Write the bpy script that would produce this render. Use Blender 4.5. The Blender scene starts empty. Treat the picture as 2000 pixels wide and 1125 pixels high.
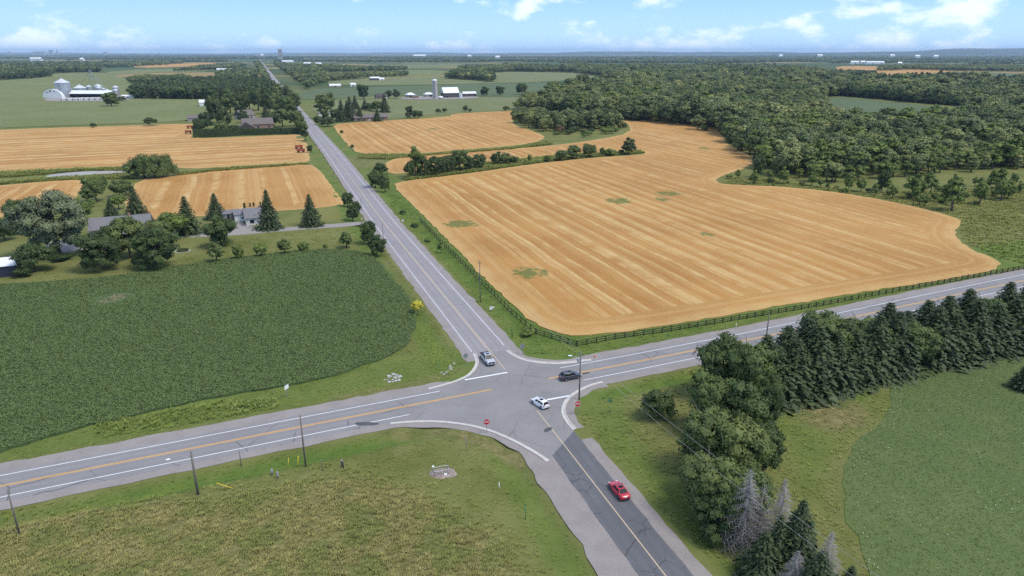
import bpy, bmesh, math, random
import numpy as np
from mathutils import Vector, Matrix
from mathutils.geometry import delaunay_2d_cdt
R = math.radians
random.seed(7)
RNG = np.random.default_rng(11)
SC = bpy.context.scene
COL = SC.collection

# ------------------------------------------------------------------ camera
CAM_H, FPX, HORIZON = 65.0, 1350.0, 103.0          # drone height in metres; lens in photo pixels
PITCH = math.atan((562.5 - HORIZON) / FPX)
CP, SP = math.cos(PITCH), math.sin(PITCH)
cam_d = bpy.data.cameras.new('camera'); cam = bpy.data.objects.new('camera', cam_d); COL.objects.link(cam)
cam.location = (0, 0, CAM_H); cam.rotation_euler = (math.pi / 2 - PITCH, 0, 0)
cam_d.sensor_width = 36; cam_d.lens = FPX / 2000 * 36; cam_d.clip_start = 1; cam_d.clip_end = 90000
SC.camera = cam

# ------------------------------------------------------------------ light
SUN_EL, SUN_AZ = 60.0, 112.0                          # azimuth measured clockwise from +Y
SC.view_settings.view_transform = 'Standard'; SC.view_settings.look = 'None'
SC.view_settings.exposure = 0.98; SC.view_settings.gamma = 1
SC.cycles.use_denoising = False
SC.cycles.max_bounces = 5; SC.cycles.diffuse_bounces = 3; SC.cycles.volume_bounces = 1
SC.cycles.transparent_max_bounces = 8; SC.cycles.caustics_reflective = False; SC.cycles.caustics_refractive = False
sd = bpy.data.lights.new('sun', 'SUN'); sd.energy = 1.5; sd.angle = R(22); sd.color = (1, .92, .80)
sun = bpy.data.objects.new('sun', sd); COL.objects.link(sun)
sv = Vector((math.sin(R(SUN_AZ)) * math.cos(R(SUN_EL)), math.cos(R(SUN_AZ)) * math.cos(R(SUN_EL)), math.sin(R(SUN_EL))))
sun.rotation_euler = sv.to_track_quat('Z', 'Y').to_euler(); sun.location = sv * 400

def N(nt, typ, ins=None, **kw):
    n = nt.nodes.new(typ)
    for k, v in kw.items(): setattr(n, k, v)
    for k, v in (ins or {}).items():
        s = n.inputs[k]
        if isinstance(v, bpy.types.NodeSocket): nt.links.new(v, s)
        else: s.default_value = v
    return n
def M(nt, op, a, b=0.0, c=None, clamp=False):
    d = {0: a, 1: b}
    if c is not None: d[2] = c
    return N(nt, 'ShaderNodeMath', d, operation=op, use_clamp=clamp).outputs[0]
def MIX(nt, f, a, b, blend='MIX'):
    n = nt.nodes.new('ShaderNodeMix'); n.data_type = 'RGBA'; n.blend_type = blend; n.clamp_factor = True
    for s, v in ((n.inputs[0], f), (n.inputs[6], a), (n.inputs[7], b)):
        if isinstance(v, bpy.types.NodeSocket): nt.links.new(v, s)
        else: s.default_value = (*v, 1) if isinstance(v, tuple) and len(v) == 3 else v
    return n.outputs[2]
def RAMP(nt, f, a, b, lo=0.0, hi=1.0):     # smooth map of f from [a,b] to [lo,hi]
    return N(nt, 'ShaderNodeMapRange', {0: f, 1: a, 2: b, 3: lo, 4: hi}, interpolation_type='SMOOTHSTEP').outputs[0]
def NOISE(nt, vec, scale, detail=3.0, rough=.55, dim='3D'):
    n = N(nt, 'ShaderNodeTexNoise', {'Scale': scale, 'Detail': detail, 'Roughness': rough}, noise_dimensions=dim)
    if vec is not None: nt.links.new(vec, n.inputs['W' if dim == '1D' else 'Vector'])
    return n.outputs[0]

wd = bpy.data.worlds.new('World'); SC.world = wd; wd.use_nodes = True
nt = wd.node_tree; nt.nodes.clear()
sky = N(nt, 'ShaderNodeTexSky', sky_type='NISHITA', sun_disc=False, sun_elevation=R(SUN_EL), sun_rotation=R(SUN_AZ),
        altitude=100, air_density=1.0, dust_density=.3, ozone_density=2.2)
skyc = MIX(nt, 1.0, sky.outputs[0], (.92, 1.0, 1.06), 'MULTIPLY')
tc = N(nt, 'ShaderNodeTexCoord'); sep = N(nt, 'ShaderNodeSeparateXYZ', {0: tc.outputs['Generated']})
mp = N(nt, 'ShaderNodeMapping', {'Vector': tc.outputs['Generated'], 'Scale': (13, 13, 26.0), 'Location': (3.1, 1.3, .4)})
n1 = NOISE(nt, mp.outputs[0], 1.0, 7, .56)
mp2 = N(nt, 'ShaderNodeMapping', {'Vector': tc.outputs['Generated'], 'Scale': (2.2, 2.2, 5.0), 'Location': (.6, 2.2, 0)})
n2 = NOISE(nt, mp2.outputs[0], 1.0, 3, .5)
low = M(nt, 'ADD', RAMP(nt, sep.outputs[2], .012, .05, .045, 0.0), RAMP(nt, sep.outputs[2], .12, .6, 0.0, .10))
cl = RAMP(nt, M(nt, 'ADD', M(nt, 'ADD', n1, low), M(nt, 'MULTIPLY', M(nt, 'SUBTRACT', n2, .5), .35)), .53, .70)
cl = M(nt, 'MULTIPLY', cl, .62)
blue = MIX(nt, RAMP(nt, sep.outputs[2], 0.0, .10), (2.65, 4.1, 5.75), (1.40, 2.85, 5.4))   # clear summer blue low over the land
skyc = MIX(nt, RAMP(nt, sep.outputs[2], .10, .60, .92, 0.0), skyc, blue)
skyc = MIX(nt, cl, skyc, (6.5, 6.65, 6.8))
bg = N(nt, 'ShaderNodeBackground', {0: skyc, 1: .115})
nt.links.new(bg.outputs[0], N(nt, 'ShaderNodeOutputWorld').inputs[0])

# ------------------------------------------------------------------ geometry of the place
def G(px, py, z=0.0):                                # photo pixel -> the ground point it shows
    u, v = (px - 1000) / FPX, (562.5 - py) / FPX
    t = (CAM_H - z) / (SP - v * CP)
    return np.array([u * t, (CP + v * SP) * t])
def GP(pts): return np.array([G(*p) for p in pts])
def mpp(p): return (p[1] * CP + CAM_H * SP) / FPX    # metres per photo pixel at a ground point
def resample(poly, step, closed=True):
    out = []; n = len(poly)
    for i in range(n if closed else n - 1):
        a, b = poly[i], poly[(i + 1) % n]; k = max(1, int(np.linalg.norm(b - a) / step))
        out += [a + (b - a) * j / k for j in range(k)]
    if not closed: out.append(poly[-1])
    return np.array(out)
def smooth(poly, it=2, closed=True):                 # Chaikin corner cutting
    p = np.asarray(poly, float)
    for _ in range(it):
        q = np.roll(p, -1, 0) if closed else p[1:]
        a = p if closed else p[:-1]
        r = np.empty((2 * len(a), 2)); r[0::2] = .75 * a + .25 * q; r[1::2] = .25 * a + .75 * q
        p = r if closed else np.vstack([p[:1], r, p[-1:]])
    return p
def segdist(P, poly, closed=True, signed=False):
    P = np.asarray(P, float); best = np.full(len(P), 1e12); sg = np.ones(len(P)); n = len(poly)
    for i in range(n if closed else n - 1):
        a, b = poly[i], poly[(i + 1) % n]; d = b - a; L = d @ d
        if L < 1e-9: continue
        t = np.clip(((P - a) @ d) / L, 0, 1); q = P - a - t[:, None] * d; e = (q * q).sum(1)
        m = e < best; best[m] = e[m]
        if signed: sg[m] = np.sign(d[0] * (P[m, 1] - a[1]) - d[1] * (P[m, 0] - a[0]))
    r = np.sqrt(best); return r * sg if signed else r
def inside(P, poly):
    P = np.asarray(P, float); c = np.zeros(len(P), bool); n = len(poly)
    for i in range(n):
        x1, y1 = poly[i]; x2, y2 = poly[(i + 1) % n]
        if y1 == y2: continue
        m = ((y1 > P[:, 1]) != (y2 > P[:, 1])) & (P[:, 0] < (x2 - x1) * (P[:, 1] - y1) / (y2 - y1) + x1)
        c ^= m
    return c
def sstep(x, a, b):
    t = np.clip((x - a) / (b - a), 0, 1); return t * t * (3 - 2 * t)

EW = np.array([(-320, -11), (-150, 63), (-81.1, 93.5), (-36, 113.1), (-4.2, 126.7), (27.2, 139.9), (59.9, 154), (123.6, 184), (154.3, 198), (420, 318)], float)
NS = np.array([(44, 4), (20.2, 74.1), (7.5, 110.9), (-6, 148.6), (-51.3, 272), (-122, 475), (-266.5, 876), (-535, 1637), (-1030, 3038), (-2418, 6972)], float)
EWD = np.array([.9185, .3954]); NSD = np.array([-.345, .9386])
YAW = math.atan2(EWD[1], EWD[0])

def terrain(P):                                      # ditches beside the roads, flat elsewhere
    P = np.atleast_2d(P).astype(float); near = np.abs(P).max(1) < 900
    z = np.full(len(P), -.03); Q = P[near]
    if len(Q):
        de = segdist(Q, EW, False, True); dn = segdist(Q, NS, False, True)
        bump = lambda d, c, w: np.exp(-((d - c) / w) ** 2)
        offn = sstep(np.abs(dn), 16, 26); offe = sstep(np.abs(de), 14, 24)
        zz = -.9 * bump(de, -10.6, 1.7) * offn - .55 * bump(de, 10.8, 1.6) * offn
        zz += -.7 * bump(dn, -10.8, 1.7) * offe - .6 * bump(dn, 10.6, 1.6) * offe
        rise = sstep(-de, 15, 34) * sstep(dn, 12, 30) * 1.3                    # low bank of the corner meadow
        rise += .12 * (np.sin(Q[:, 0] * .21) + np.sin(Q[:, 1] * .17 + Q[:, 0] * .07)) * sstep(np.abs(de), 15, 25) * sstep(np.abs(dn), 12, 22) * (de < 0)
        z[near] += zz + rise
    return z
def tz(x, y): return float(terrain([(x, y)])[0])

# ------------------------------------------------------------------ building helpers
class MB:                                            # collects faces, then becomes ONE mesh
    def __init__(s): s.v, s.f, s.m = [], [], []
    def add(s, vs, fs, mi=0):
        o = len(s.v); s.v += [tuple(map(float, q)) for q in vs]; s.f += [tuple(i + o for i in f) for f in fs]; s.m += [mi] * len(fs); return s
    def box(s, x0, x1, y0, y1, z0, z1, mi=0):
        return s.add([(x, y, z) for z in (z0, z1) for y in (y0, y1) for x in (x0, x1)],
                     [(0, 2, 3, 1), (4, 5, 7, 6), (0, 1, 5, 4), (2, 6, 7, 3), (0, 4, 6, 2), (1, 3, 7, 5)], mi)
    def prism(s, pts, z0, z1, mi=0):
        n = len(pts); return s.add([(*p, z0) for p in pts] + [(*p, z1) for p in pts],
            [tuple(range(n))[::-1], tuple(range(n, 2 * n))] + [(i, (i + 1) % n, n + (i + 1) % n, n + i) for i in range(n)], mi)
    def tube(s, pts, rad, k=6, mi=0, cap=True):
        pts = [Vector(p) for p in pts]; rad = rad if hasattr(rad, '__len__') else [rad] * len(pts); vs = []; fs = []
        for i, p in enumerate(pts):
            d = (pts[min(i + 1, len(pts) - 1)] - pts[max(i - 1, 0)]).normalized()
            a = d.orthogonal().normalized() if i == 0 else (a - d * a.dot(d)).normalized()
            b = d.cross(a)
            vs += [p + (a * math.cos(2 * math.pi * j / k) + b * math.sin(2 * math.pi * j / k)) * rad[i] for j in range(k)]
        for i in range(len(pts) - 1):
            fs += [(i * k + j, i * k + (j + 1) % k, (i + 1) * k + (j + 1) % k, (i + 1) * k + j) for j in range(k)]
        if cap: fs += [tuple(range(k))[::-1], tuple(range((len(pts) - 1) * k, len(pts) * k))]
        return s.add(vs, fs, mi)
    def lathe(s, prof, k=16, mi=0, cx=0, cy=0):      # prof: (r, z)
        vs = [(cx + r * math.cos(2 * math.pi * j / k), cy + r * math.sin(2 * math.pi * j / k), z) for r, z in prof for j in range(k)]
        return s.add(vs, [(i * k + j, i * k + (j + 1) % k, (i + 1) * k + (j + 1) % k, (i + 1) * k + j) for i in range(len(prof) - 1) for j in range(k)], mi)
    def mesh(s, name, mats, smooth_=False):
        me = bpy.data.meshes.new(name); me.from_pydata(s.v, [], s.f)
        for m in (mats if isinstance(mats, (list, tuple)) else [mats]): me.materials.append(m)
        if any(s.m): me.polygons.foreach_set('material_index', s.m)
        if smooth_: me.polygons.foreach_set('use_smooth', [True] * len(s.f))
        me.update(); return me
    def obj(s, name, mats, parent=None, smooth_=False, bevel=0): 
        o = link(name, s.mesh(name, mats, smooth_), parent)
        if bevel:
            b = o.modifiers.new('bevel', 'BEVEL'); b.width = bevel; b.segments = 2; b.limit_method = 'ANGLE'
        return o
def link(name, data, parent=None):
    o = bpy.data.objects.new(name, data); COL.objects.link(o)
    if parent is not None: o.parent = parent
    return o
def tag(o, label=None, cat=None, group=None, kind=None):
    for k, v in (('label', label), ('category', cat), ('group', group), ('kind', kind)):
        if v: o[k] = v
    return o
def thing(name, label, cat, loc, rz=0.0, group=None, scale=None):
    o = link(name, None); o.location = loc; o.rotation_euler = (0, 0, rz); o.empty_display_size = .5
    if scale: o.scale = scale
    return tag(o, label, cat, group)
def copy_tree(o, parent=None):
    c = o.copy(); COL.objects.link(c); c.parent = parent
    for ch in o.children: copy_tree(ch, c)
    return c

# ------------------------------------------------------------------ materials
def newmat(name):
    m = bpy.data.materials.new(name); m.use_nodes = True; nt = m.node_tree; nt.nodes.clear()
    out = N(nt, 'ShaderNodeOutputMaterial'); b = N(nt, 'ShaderNodeBsdfPrincipled'); nt.links.new(b.outputs[0], out.inputs[0])
    return m, nt, b
def setin(nt, b, name, v):
    s = b.inputs[name]
    if isinstance(v, bpy.types.NodeSocket): nt.links.new(v, s)
    else: s.default_value = (*v, 1) if isinstance(v, tuple) and len(v) == 3 else v
def bump(nt, b, h, strength=.5, dist=.1):
    n = N(nt, 'ShaderNodeBump', {'Height': h, 'Strength': strength, 'Distance': dist}); nt.links.new(n.outputs[0], b.inputs['Normal'])
def plain(name, col, rough=.7, var=.12, scale=1.5, metal=0.0, coat=0.0, spec=.4):
    m, nt, b = newmat(name); tcn = N(nt, 'ShaderNodeTexCoord')
    n = NOISE(nt, tcn.outputs['Object'], scale, 4)
    dark = tuple(c * (1 - var) for c in col); lite = tuple(min(1, c * (1 + var)) for c in col)
    setin(nt, b, 'Base Color', MIX(nt, RAMP(nt, n, .3, .7), dark, lite))
    setin(nt, b, 'Roughness', rough); setin(nt, b, 'Metallic', metal); setin(nt, b, 'Coat Weight', coat); setin(nt, b, 'Specular IOR Level', spec)
    return m
def attr(nt, name, typ='GEOMETRY'):
    return N(nt, 'ShaderNodeAttribute', attribute_name=name, attribute_type=typ)
def geo_pos(nt): return N(nt, 'ShaderNodeNewGeometry').outputs['Position']

def grass_color(nt, pos, lush, dry, mown=None):      # living grass colour, shared by turf and tufts
    a = NOISE(nt, pos, .045, 5, .6); c = NOISE(nt, pos, .6, 5, .65); e = NOISE(nt, pos, .16, 4, .6)
    base = MIX(nt, RAMP(nt, a, .35, .65), (.116, .132, .034), (.166, .172, .056))
    base = MIX(nt, RAMP(nt, e, .46, .78), base, (.175, .172, .062))
    base = MIX(nt, lush, base, MIX(nt, RAMP(nt, e, .3, .7), (.076, .132, .024), (.118, .166, .034)))
    d = MIX(nt, RAMP(nt, c, .3, .7), (.135, .124, .046), (.225, .198, .088))
    d = MIX(nt, RAMP(nt, e, .44, .62), d, (.108, .128, .038))
    base = MIX(nt, dry, base, d)
    return MIX(nt, M(nt, 'MULTIPLY', RAMP(nt, c, .45, .8), .45), base, MIX(nt, .5, base, (.20, .19, .09)))
# ================================================================== SETTING
def graded(fine0, fine1, step, far, k=1.22):
    a = list(np.arange(fine0, fine1 + 1e-6, step)); s = step; x = fine1
    while x < far: s *= k; x += s; a.append(x)
    s = step; x = fine0; pre = []
    while x > -far: s *= k; x -= s; pre.append(x)
    return np.array(pre[::-1] + a)
def zone(P, px, blur):
    poly = smooth(GP(px), 2); m = np.abs(P).max(1) < 1200; out = np.zeros(len(P)); Q = P[m]
    d = segdist(Q, poly) * np.where(inside(Q, poly), 1, -1); out[m] = sstep(d, -blur, blur); return out
DRY = [([(-300, 1080), (0, 1018), (180, 985), (380, 975), (560, 950), (640, 928), (720, 940), (860, 990), (950, 1035), (1000, 1080), (1040, 1160), (-300, 1400)], 3, .72),
       ([(740, 836), (860, 832), (950, 852), (1060, 908), (1110, 985), (1160, 1080), (1140, 1080), (1085, 985), (1030, 920), (940, 872), (840, 852), (740, 850)], 1.2, .9),
       ([(1230, 780), (1330, 745), (1340, 830), (1300, 900), (1270, 870), (1250, 830)], 4, .4),
       ([(1545, 785), (1620, 770), (1700, 800), (1690, 835), (1620, 845), (1565, 815)], 3, 1.0),
       ([(1735, 720), (1700, 850), (1630, 950), (1660, 1090), (1720, 1140), (1690, 1140), (1610, 1000), (1615, 910), (1680, 840), (1715, 740)], 2, .4),
       ([(640, 770), (860, 735), (905, 715), (905, 722), (860, 745), (640, 790)], 1.5, .6),
       ([(735, 500), (770, 540), (800, 600), (790, 560), (760, 505)], 2, .5),
       ([(640, 300), (700, 305), (790, 305), (755, 330), (720, 330), (660, 318)], 8, .6)]
def zones(P):
    near = np.abs(P).max(1) < 1500
    lush = np.zeros(len(P)); dry = np.zeros(len(P)); Q = P[near]
    de = segdist(Q, EW, False, True); dn = segdist(Q, NS, False, True)
    b = lambda d, lo, hi, w: sstep(d, lo - w, lo + w) * (1 - sstep(d, hi - w, hi + w))
    l = b(de, -13, -8.8, .8) * .95 + b(de, 8, 30, 2) * (dn < 0) * .8 + b(de, 8, 24, 3) * (dn > 0) * .6
    l = np.maximum(l, b(dn, -24, -8, 2) * (de > 0) * .9); l = np.maximum(l, b(dn, 8.5, 15, 1.5) * (de > 0) * .8)
    l = np.maximum(l, b(dn, -13, -7, 1.5) * (de < 0) * .6); l = np.maximum(l, b(dn, 9, 14, 1.5) * (de < 0) * .7)
    lush[near] = np.clip(l, 0, 1); lush = np.maximum(lush, zone(P, [(1470, 800), (1700, 720), (1745, 730), (1735, 800), (1640, 900), (1620, 980), (1560, 940), (1500, 860)], 5) * .55); lush = np.maximum(lush, zone(P, [(1145, 800), (1200, 765), (1235, 800), (1250, 880), (1320, 980), (1420, 1120), (1300, 1000), (1190, 880)], 4) * .7)
    for px, w, s in DRY: dry = np.maximum(dry, zone(P, px, w) * s)
    return np.clip(lush * (1 - dry), 0, 1), dry

def ground_mat():
    m, nt, b = newmat('turf'); pos = geo_pos(nt)
    col = grass_color(nt, pos, attr(nt, 'lush').outputs[2], attr(nt, 'dry').outputs[2])
    # patchwork of distant farmland, rotated to the road grid
    rot = N(nt, 'ShaderNodeMapping', {'Vector': pos, 'Rotation': (0, 0, -YAW), 'Scale': (1 / 620, 1 / 430, 0)})
    vor = N(nt, 'ShaderNodeTexVoronoi', {'Vector': rot.outputs[0], 'Scale': 1.0, 'Randomness': .75}, distance='CHEBYCHEV')
    sepc = N(nt, 'ShaderNodeSeparateColor', {0: vor.outputs['Color']})
    far = MIX(nt, RAMP(nt, sepc.outputs[0], .1, .9), (.050, .085, .030), (.105, .125, .045))
    far = MIX(nt, M(nt, 'GREATER_THAN', sepc.outputs[1], .82), far, (.30, .22, .09))
    dist = N(nt, 'ShaderNodeVectorMath', {0: pos}, operation='LENGTH').outputs['Value']
    far = MIX(nt, M(nt, 'MULTIPLY', NOISE(nt, pos, .004, 4), .35), far, (.05, .07, .03))
    col = MIX(nt, RAMP(nt, dist, 1000, 1700), col, far)
    setin(nt, b, 'Base Color', col); setin(nt, b, 'Roughness', .95); setin(nt, b, 'Specular IOR Level', .1)
    h = M(nt, 'ADD', NOISE(nt, pos, 2.2, 5, .7), M(nt, 'MULTIPLY', NOISE(nt, pos, .5, 3), 1.5)); bump(nt, b, h, .8, .18)
    return m
xs = graded(-150, 190, 1.25, 60000); ys = graded(40, 320, 1.25, 60000)
gx, gy = np.meshgrid(xs, ys); P = np.column_stack([gx.ravel(), gy.ravel()])
nx, ny = len(xs), len(ys)
idx = np.arange(nx * ny).reshape(ny, nx)
F = np.column_stack([idx[:-1, :-1].ravel(), idx[:-1, 1:].ravel(), idx[1:, 1:].ravel(), idx[1:, :-1].ravel()])
def np_mesh(name, V, F, mat):
    me = bpy.data.meshes.new(name); V = np.asarray(V, np.float32); F = np.asarray(F, np.int32)
    me.vertices.add(len(V)); me.vertices.foreach_set('co', V.ravel()); k = F.shape[1]
    me.loops.add(F.size); me.loops.foreach_set('vertex_index', F.ravel())
    me.polygons.add(len(F)); me.polygons.foreach_set('loop_start', np.arange(0, F.size, k, dtype=np.int32)); me.polygons.foreach_set('loop_total', np.full(len(F), k, np.int32))
    for m in (mat if isinstance(mat, (list, tuple)) else [mat]):
        if m: me.materials.append(m)
    me.update(calc_edges=True); return me
def fattr(me, name, vals, dom='POINT'):
    a = me.attributes.new(name, 'FLOAT', dom); a.data.foreach_set('value', np.asarray(vals, np.float32))
zg = terrain(P)
gm = np_mesh('ground', np.column_stack([P, zg]), F, ground_mat())
gm.polygons.foreach_set('use_smooth', np.ones(len(F), bool))
L_, D_ = zones(P); fattr(gm, 'lush', L_); fattr(gm, 'dry', D_)
tag(link('ground', gm), kind='structure')

# ---------------------------------------------------------------- fields
def wheat_mat(name, pitch=7.5, head=9.0, contrast=1.0, curve=2.0):
    m, nt, b = newmat(name); pos = geo_pos(nt)
    u, d, g = attr(nt, 'u').outputs[2], attr(nt, 'd').outputs[2], attr(nt, 'weed').outputs[2]
    wob = M(nt, 'MULTIPLY', M(nt, 'SUBTRACT', NOISE(nt, pos, .02, 2), .5), curve * 2.2)
    msk = RAMP(nt, M(nt, 'ADD', d, M(nt, 'MULTIPLY', wob, .4)), head - 1.2, head + 1.2)
    cross = M(nt, 'ADD', M(nt, 'MULTIPLY', d, M(nt, 'SUBTRACT', 1.0, msk)), M(nt, 'MULTIPLY', M(nt, 'ADD', u, wob), msk))
    wig = M(nt, 'MULTIPLY', NOISE(nt, pos, .25, 4, .6), .9)
    c2 = M(nt, 'ADD', cross, wig)
    band = NOISE(nt, c2, 1.0 / pitch * 1.6, 3, .6, '1D')
    fine = NOISE(nt, M(nt, 'ADD', cross, M(nt, 'MULTIPLY', wig, .25)), .9, 3, .7, '1D')
    wave = M(nt, 'SINE', M(nt, 'MULTIPLY', M(nt, 'ADD', c2, M(nt, 'MULTIPLY', band, 11.0)), 2 * math.pi / pitch))
    brk = NOISE(nt, pos, .09, 5, .62); big = NOISE(nt, pos, .018, 4, .55); grain = NOISE(nt, pos, 1.9, 6, .72)
    f = M(nt, 'MULTIPLY', RAMP(nt, wave, .25, .98), M(nt, 'MULTIPLY', RAMP(nt, brk, .30, .66), RAMP(nt, msk, 0, 1, .55, 1.0)))
    f = M(nt, 'ADD', M(nt, 'MULTIPLY', f, .52 * contrast), M(nt, 'MULTIPLY', RAMP(nt, band, .40, .70), .34 * contrast))
    f = M(nt, 'ADD', f, M(nt, 'MULTIPLY', M(nt, 'SUBTRACT', fine, .5), .75))
    f = M(nt, 'ADD', f, M(nt, 'MULTIPLY', M(nt, 'SUBTRACT', grain, .5), .9), clamp=True)
    low = MIX(nt, RAMP(nt, big, .35, .65), (.340, .165, .044), (.415, .215, .064))
    col = MIX(nt, f, low, (.56, .405, .180))
    # rim left standing at the edge is paler, weedy patches are green
    col = MIX(nt, RAMP(nt, d, .1, 1.0, .35, 0.0), col, (.50, .35, .14))
    gm_ = RAMP(nt, M(nt, 'ADD', g, M(nt, 'MULTIPLY', M(nt, 'SUBTRACT', NOISE(nt, pos, .32, 4, .7), .5), 2.6)), .55, .85)
    col = MIX(nt, M(nt, 'MULTIPLY', gm_, .85), col, MIX(nt, grain, (.06, .11, .02), (.16, .17, .05)))
    setin(nt, b, 'Base Color', col); setin(nt, b, 'Roughness', .9); setin(nt, b, 'Specular IOR Level', .15)
    bump(nt, b, M(nt, 'ADD', grain, fine), .6, .12)
    return m
def crop_mat(name, c1, c2, c3, rowp=1.5, rowdir=None, bump_d=.3):
    m, nt, b = newmat(name); pos = geo_pos(nt)
    a = NOISE(nt, pos, .012, 4); c = NOISE(nt, pos, .11, 5, .62); e = NOISE(nt, pos, 1.3, 5, .7)
    u = attr(nt, 'u').outputs[2]
    r = NOISE(nt, M(nt, 'ADD', u, M(nt, 'MULTIPLY', c, .8)), 1 / rowp, 2, .6, '1D')
    col = MIX(nt, RAMP(nt, a, .35, .68), c1, c2)
    col = MIX(nt, M(nt, 'MULTIPLY', RAMP(nt, c, .45, .75), .55), col, c3)
    col = MIX(nt, M(nt, 'MULTIPLY', RAMP(nt, r, .45, .7), .35), col, c3)
    col = MIX(nt, M(nt, 'MULTIPLY', RAMP(nt, e, .5, .8), .3), col, c3)
    w = attr(nt, 'weed').outputs[2]
    wm = RAMP(nt, M(nt, 'ADD', w, M(nt, 'MULTIPLY', M(nt, 'SUBTRACT', NOISE(nt, pos, .5, 4, .7), .5), 1.2)), .5, .7)
    col = MIX(nt, wm, col, (.17, .155, .085))
    setin(nt, b, 'Base Color', col); setin(nt, b, 'Roughness', .9); setin(nt, b, 'Specular IOR Level', .2)
    bump(nt, b, M(nt, 'ADD', e, M(nt, 'MULTIPLY', r, .5)), .9, bump_d)
    return m
def field(name, px, z, mat, spacing, along=NSD, weeds=(), soft=1, world=False):
    poly = np.array(px, float) if world else GP(px)
    if soft: poly = smooth(poly, soft)
    poly = resample(poly, spacing * .6); poly = poly + RNG.normal(0, min(.45, spacing * .07), poly.shape)
    lo, hi = poly.min(0), poly.max(0)
    gx, gy = np.meshgrid(np.arange(lo[0], hi[0], spacing), np.arange(lo[1], hi[1], spacing)); Q = np.column_stack([gx.ravel(), gy.ravel()])
    Q = Q + RNG.uniform(-.2, .2, Q.shape) * spacing
    Q = Q[inside(Q, poly)]; Q = Q[segdist(Q, poly) > spacing * .45] if len(Q) else Q
    allp = np.vstack([poly, Q]); n = len(poly)
    vs, _, fs, *_ = delaunay_2d_cdt([Vector(p) for p in allp], [(i, (i + 1) % n) for i in range(n)], [], 1, 1e-4)
    V = np.array([(v[0], v[1]) for v in vs]); m = len(V)
    d = segdist(V, poly); rim = [(tuple(f)) for f in fs]
    zz = terrain(V) + .03 + z
    nrm = np.array([-along[1], along[0]])
    V3 = [(a[0], a[1], h) for a, h in zip(V, zz)]
    # skirt down to the soil
    from collections import Counter
    ed = Counter()
    for f in rim:
        for i in range(len(f)): ed[(f[i], f[(i + 1) % len(f)])] += 1
    be = [e for e in ed if (e[1], e[0]) not in ed]; low = {}; 
    for a, c in be:
        for q in (a, c):
            if q not in low: low[q] = len(V3); V3.append((V[q][0], V[q][1], zz[q] - z - .1))
    faces = rim + [(c, a, low[a], low[c]) for a, c in be]
    me = bpy.data.meshes.new(name); me.from_pydata(V3, [], faces); me.materials.append(mat); me.update()
    order = list(low); U = np.concatenate([V @ nrm, V[order] @ nrm]); Dd = np.concatenate([d, np.zeros(len(order))])
    W = np.zeros(len(U)); VV = np.vstack([V, V[order]])
    for (x, y, rx, ry) in weeds:
        c = G(x, y); ex = abs(G(x + rx, y)[0] - c[0]); ey = abs(G(x, y - ry)[1] - c[1])
        q = np.sqrt(((VV[:, 0] - c[0]) / ex) ** 2 + ((VV[:, 1] - c[1]) / ey) ** 2); W = np.maximum(W, 1 - sstep(q, .3, 1.35))
    fattr(me, 'u', U); fattr(me, 'd', Dd); fattr(me, 'weed', W)
    return tag(link(name, me), kind='structure'), poly

SOY = [(-330, 985), (0, 878), (60, 866), (150, 838), (250, 815), (330, 796), (420, 777), (500, 764), (560, 755), (640, 737), (700, 719), (750, 700), (785, 680), (805, 660), (814, 635), (812, 612), (800, 585), (780, 560), (765, 540), (750, 522), (735, 507), (715, 497), (690, 491), (660, 489), (600, 490), (500, 500), (420, 510), (340, 523), (250, 538), (150, 548), (80, 553), (0, 558), (-330, 585)]
W1 = [(765, 362), (800, 395), (850, 445), (900, 495), (950, 550), (1000, 595), (1040, 632), (1080, 650), (1130, 657), (1200, 650), (1300, 636), (1400, 620), (1500, 602), (1600, 585), (1700, 568), (1800, 552), (1900, 535), (1960, 520), (1940, 505), (1900, 490), (1875, 472), (1862, 455), (1880, 435), (1870, 427), (1830, 415), (1750, 396), (1650, 378), (1560, 368), (1500, 364), (1440, 362), (1405, 359), (1396, 351), (1420, 340), (1450, 331), (1472, 318), (1466, 305), (1440, 292), (1420, 281), (1413, 268), (1405, 258), (1400, 250), (1380, 245), (1300, 238), (1225, 233), (1206, 232), (1228, 242), (1232, 260), (1170, 273), (1080, 285), (1000, 291), (930, 296), (870, 300), (830, 302), (790, 306), (760, 314), (750, 325), (757, 337), (775, 341), (850, 331), (930, 321), (1010, 313), (1100, 304), (1200, 296), (1250, 295), (1264, 299), (1250, 303), (1150, 309), (1040, 321), (940, 336), (850, 347), (790, 354)]
W2 = [(267, 352), (255, 380), (240, 405), (262, 428), (300, 430), (370, 424), (420, 421), (480, 416), (545, 412), (600, 408), (650, 403), (675, 398), (662, 380), (646, 360), (634, 345), (624, 332), (605, 320), (500, 325), (400, 334), (345, 341)]
W3 = [(-160, 372), (0, 363), (80, 355), (168, 350), (160, 372), (140, 392), (80, 402), (45, 400), (0, 430), (-160, 452)]
W4 = [(-260, 262), (0, 254), (100, 250), (250, 246), (372, 241), (383, 246), (376, 262), (374, 271), (460, 268), (530, 265), (590, 262), (598, 272), (602, 290), (607, 312), (596, 318), (500, 322), (400, 329), (345, 328), (250, 326), (150, 330), (0, 336), (-260, 345)]
W5 = [(648, 243), (700, 239), (780, 234), (882, 228), (880, 223), (940, 219), (1030, 216), (1004, 232), (1000, 240), (1010, 247), (1035, 254), (1062, 265), (1062, 271), (1045, 279), (1000, 285), (900, 293), (830, 299), (770, 302), (700, 301), (680, 285), (662, 262)]
wheat = wheat_mat('wheat_stubble', 7.5, 9)
wheat_l = wheat_mat('wheat_stubble_wide', 12.0, 9, 1.1)
wheat_f = wheat_mat('wheat_windrows', 15.0, 9, 1.5, .8)
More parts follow.
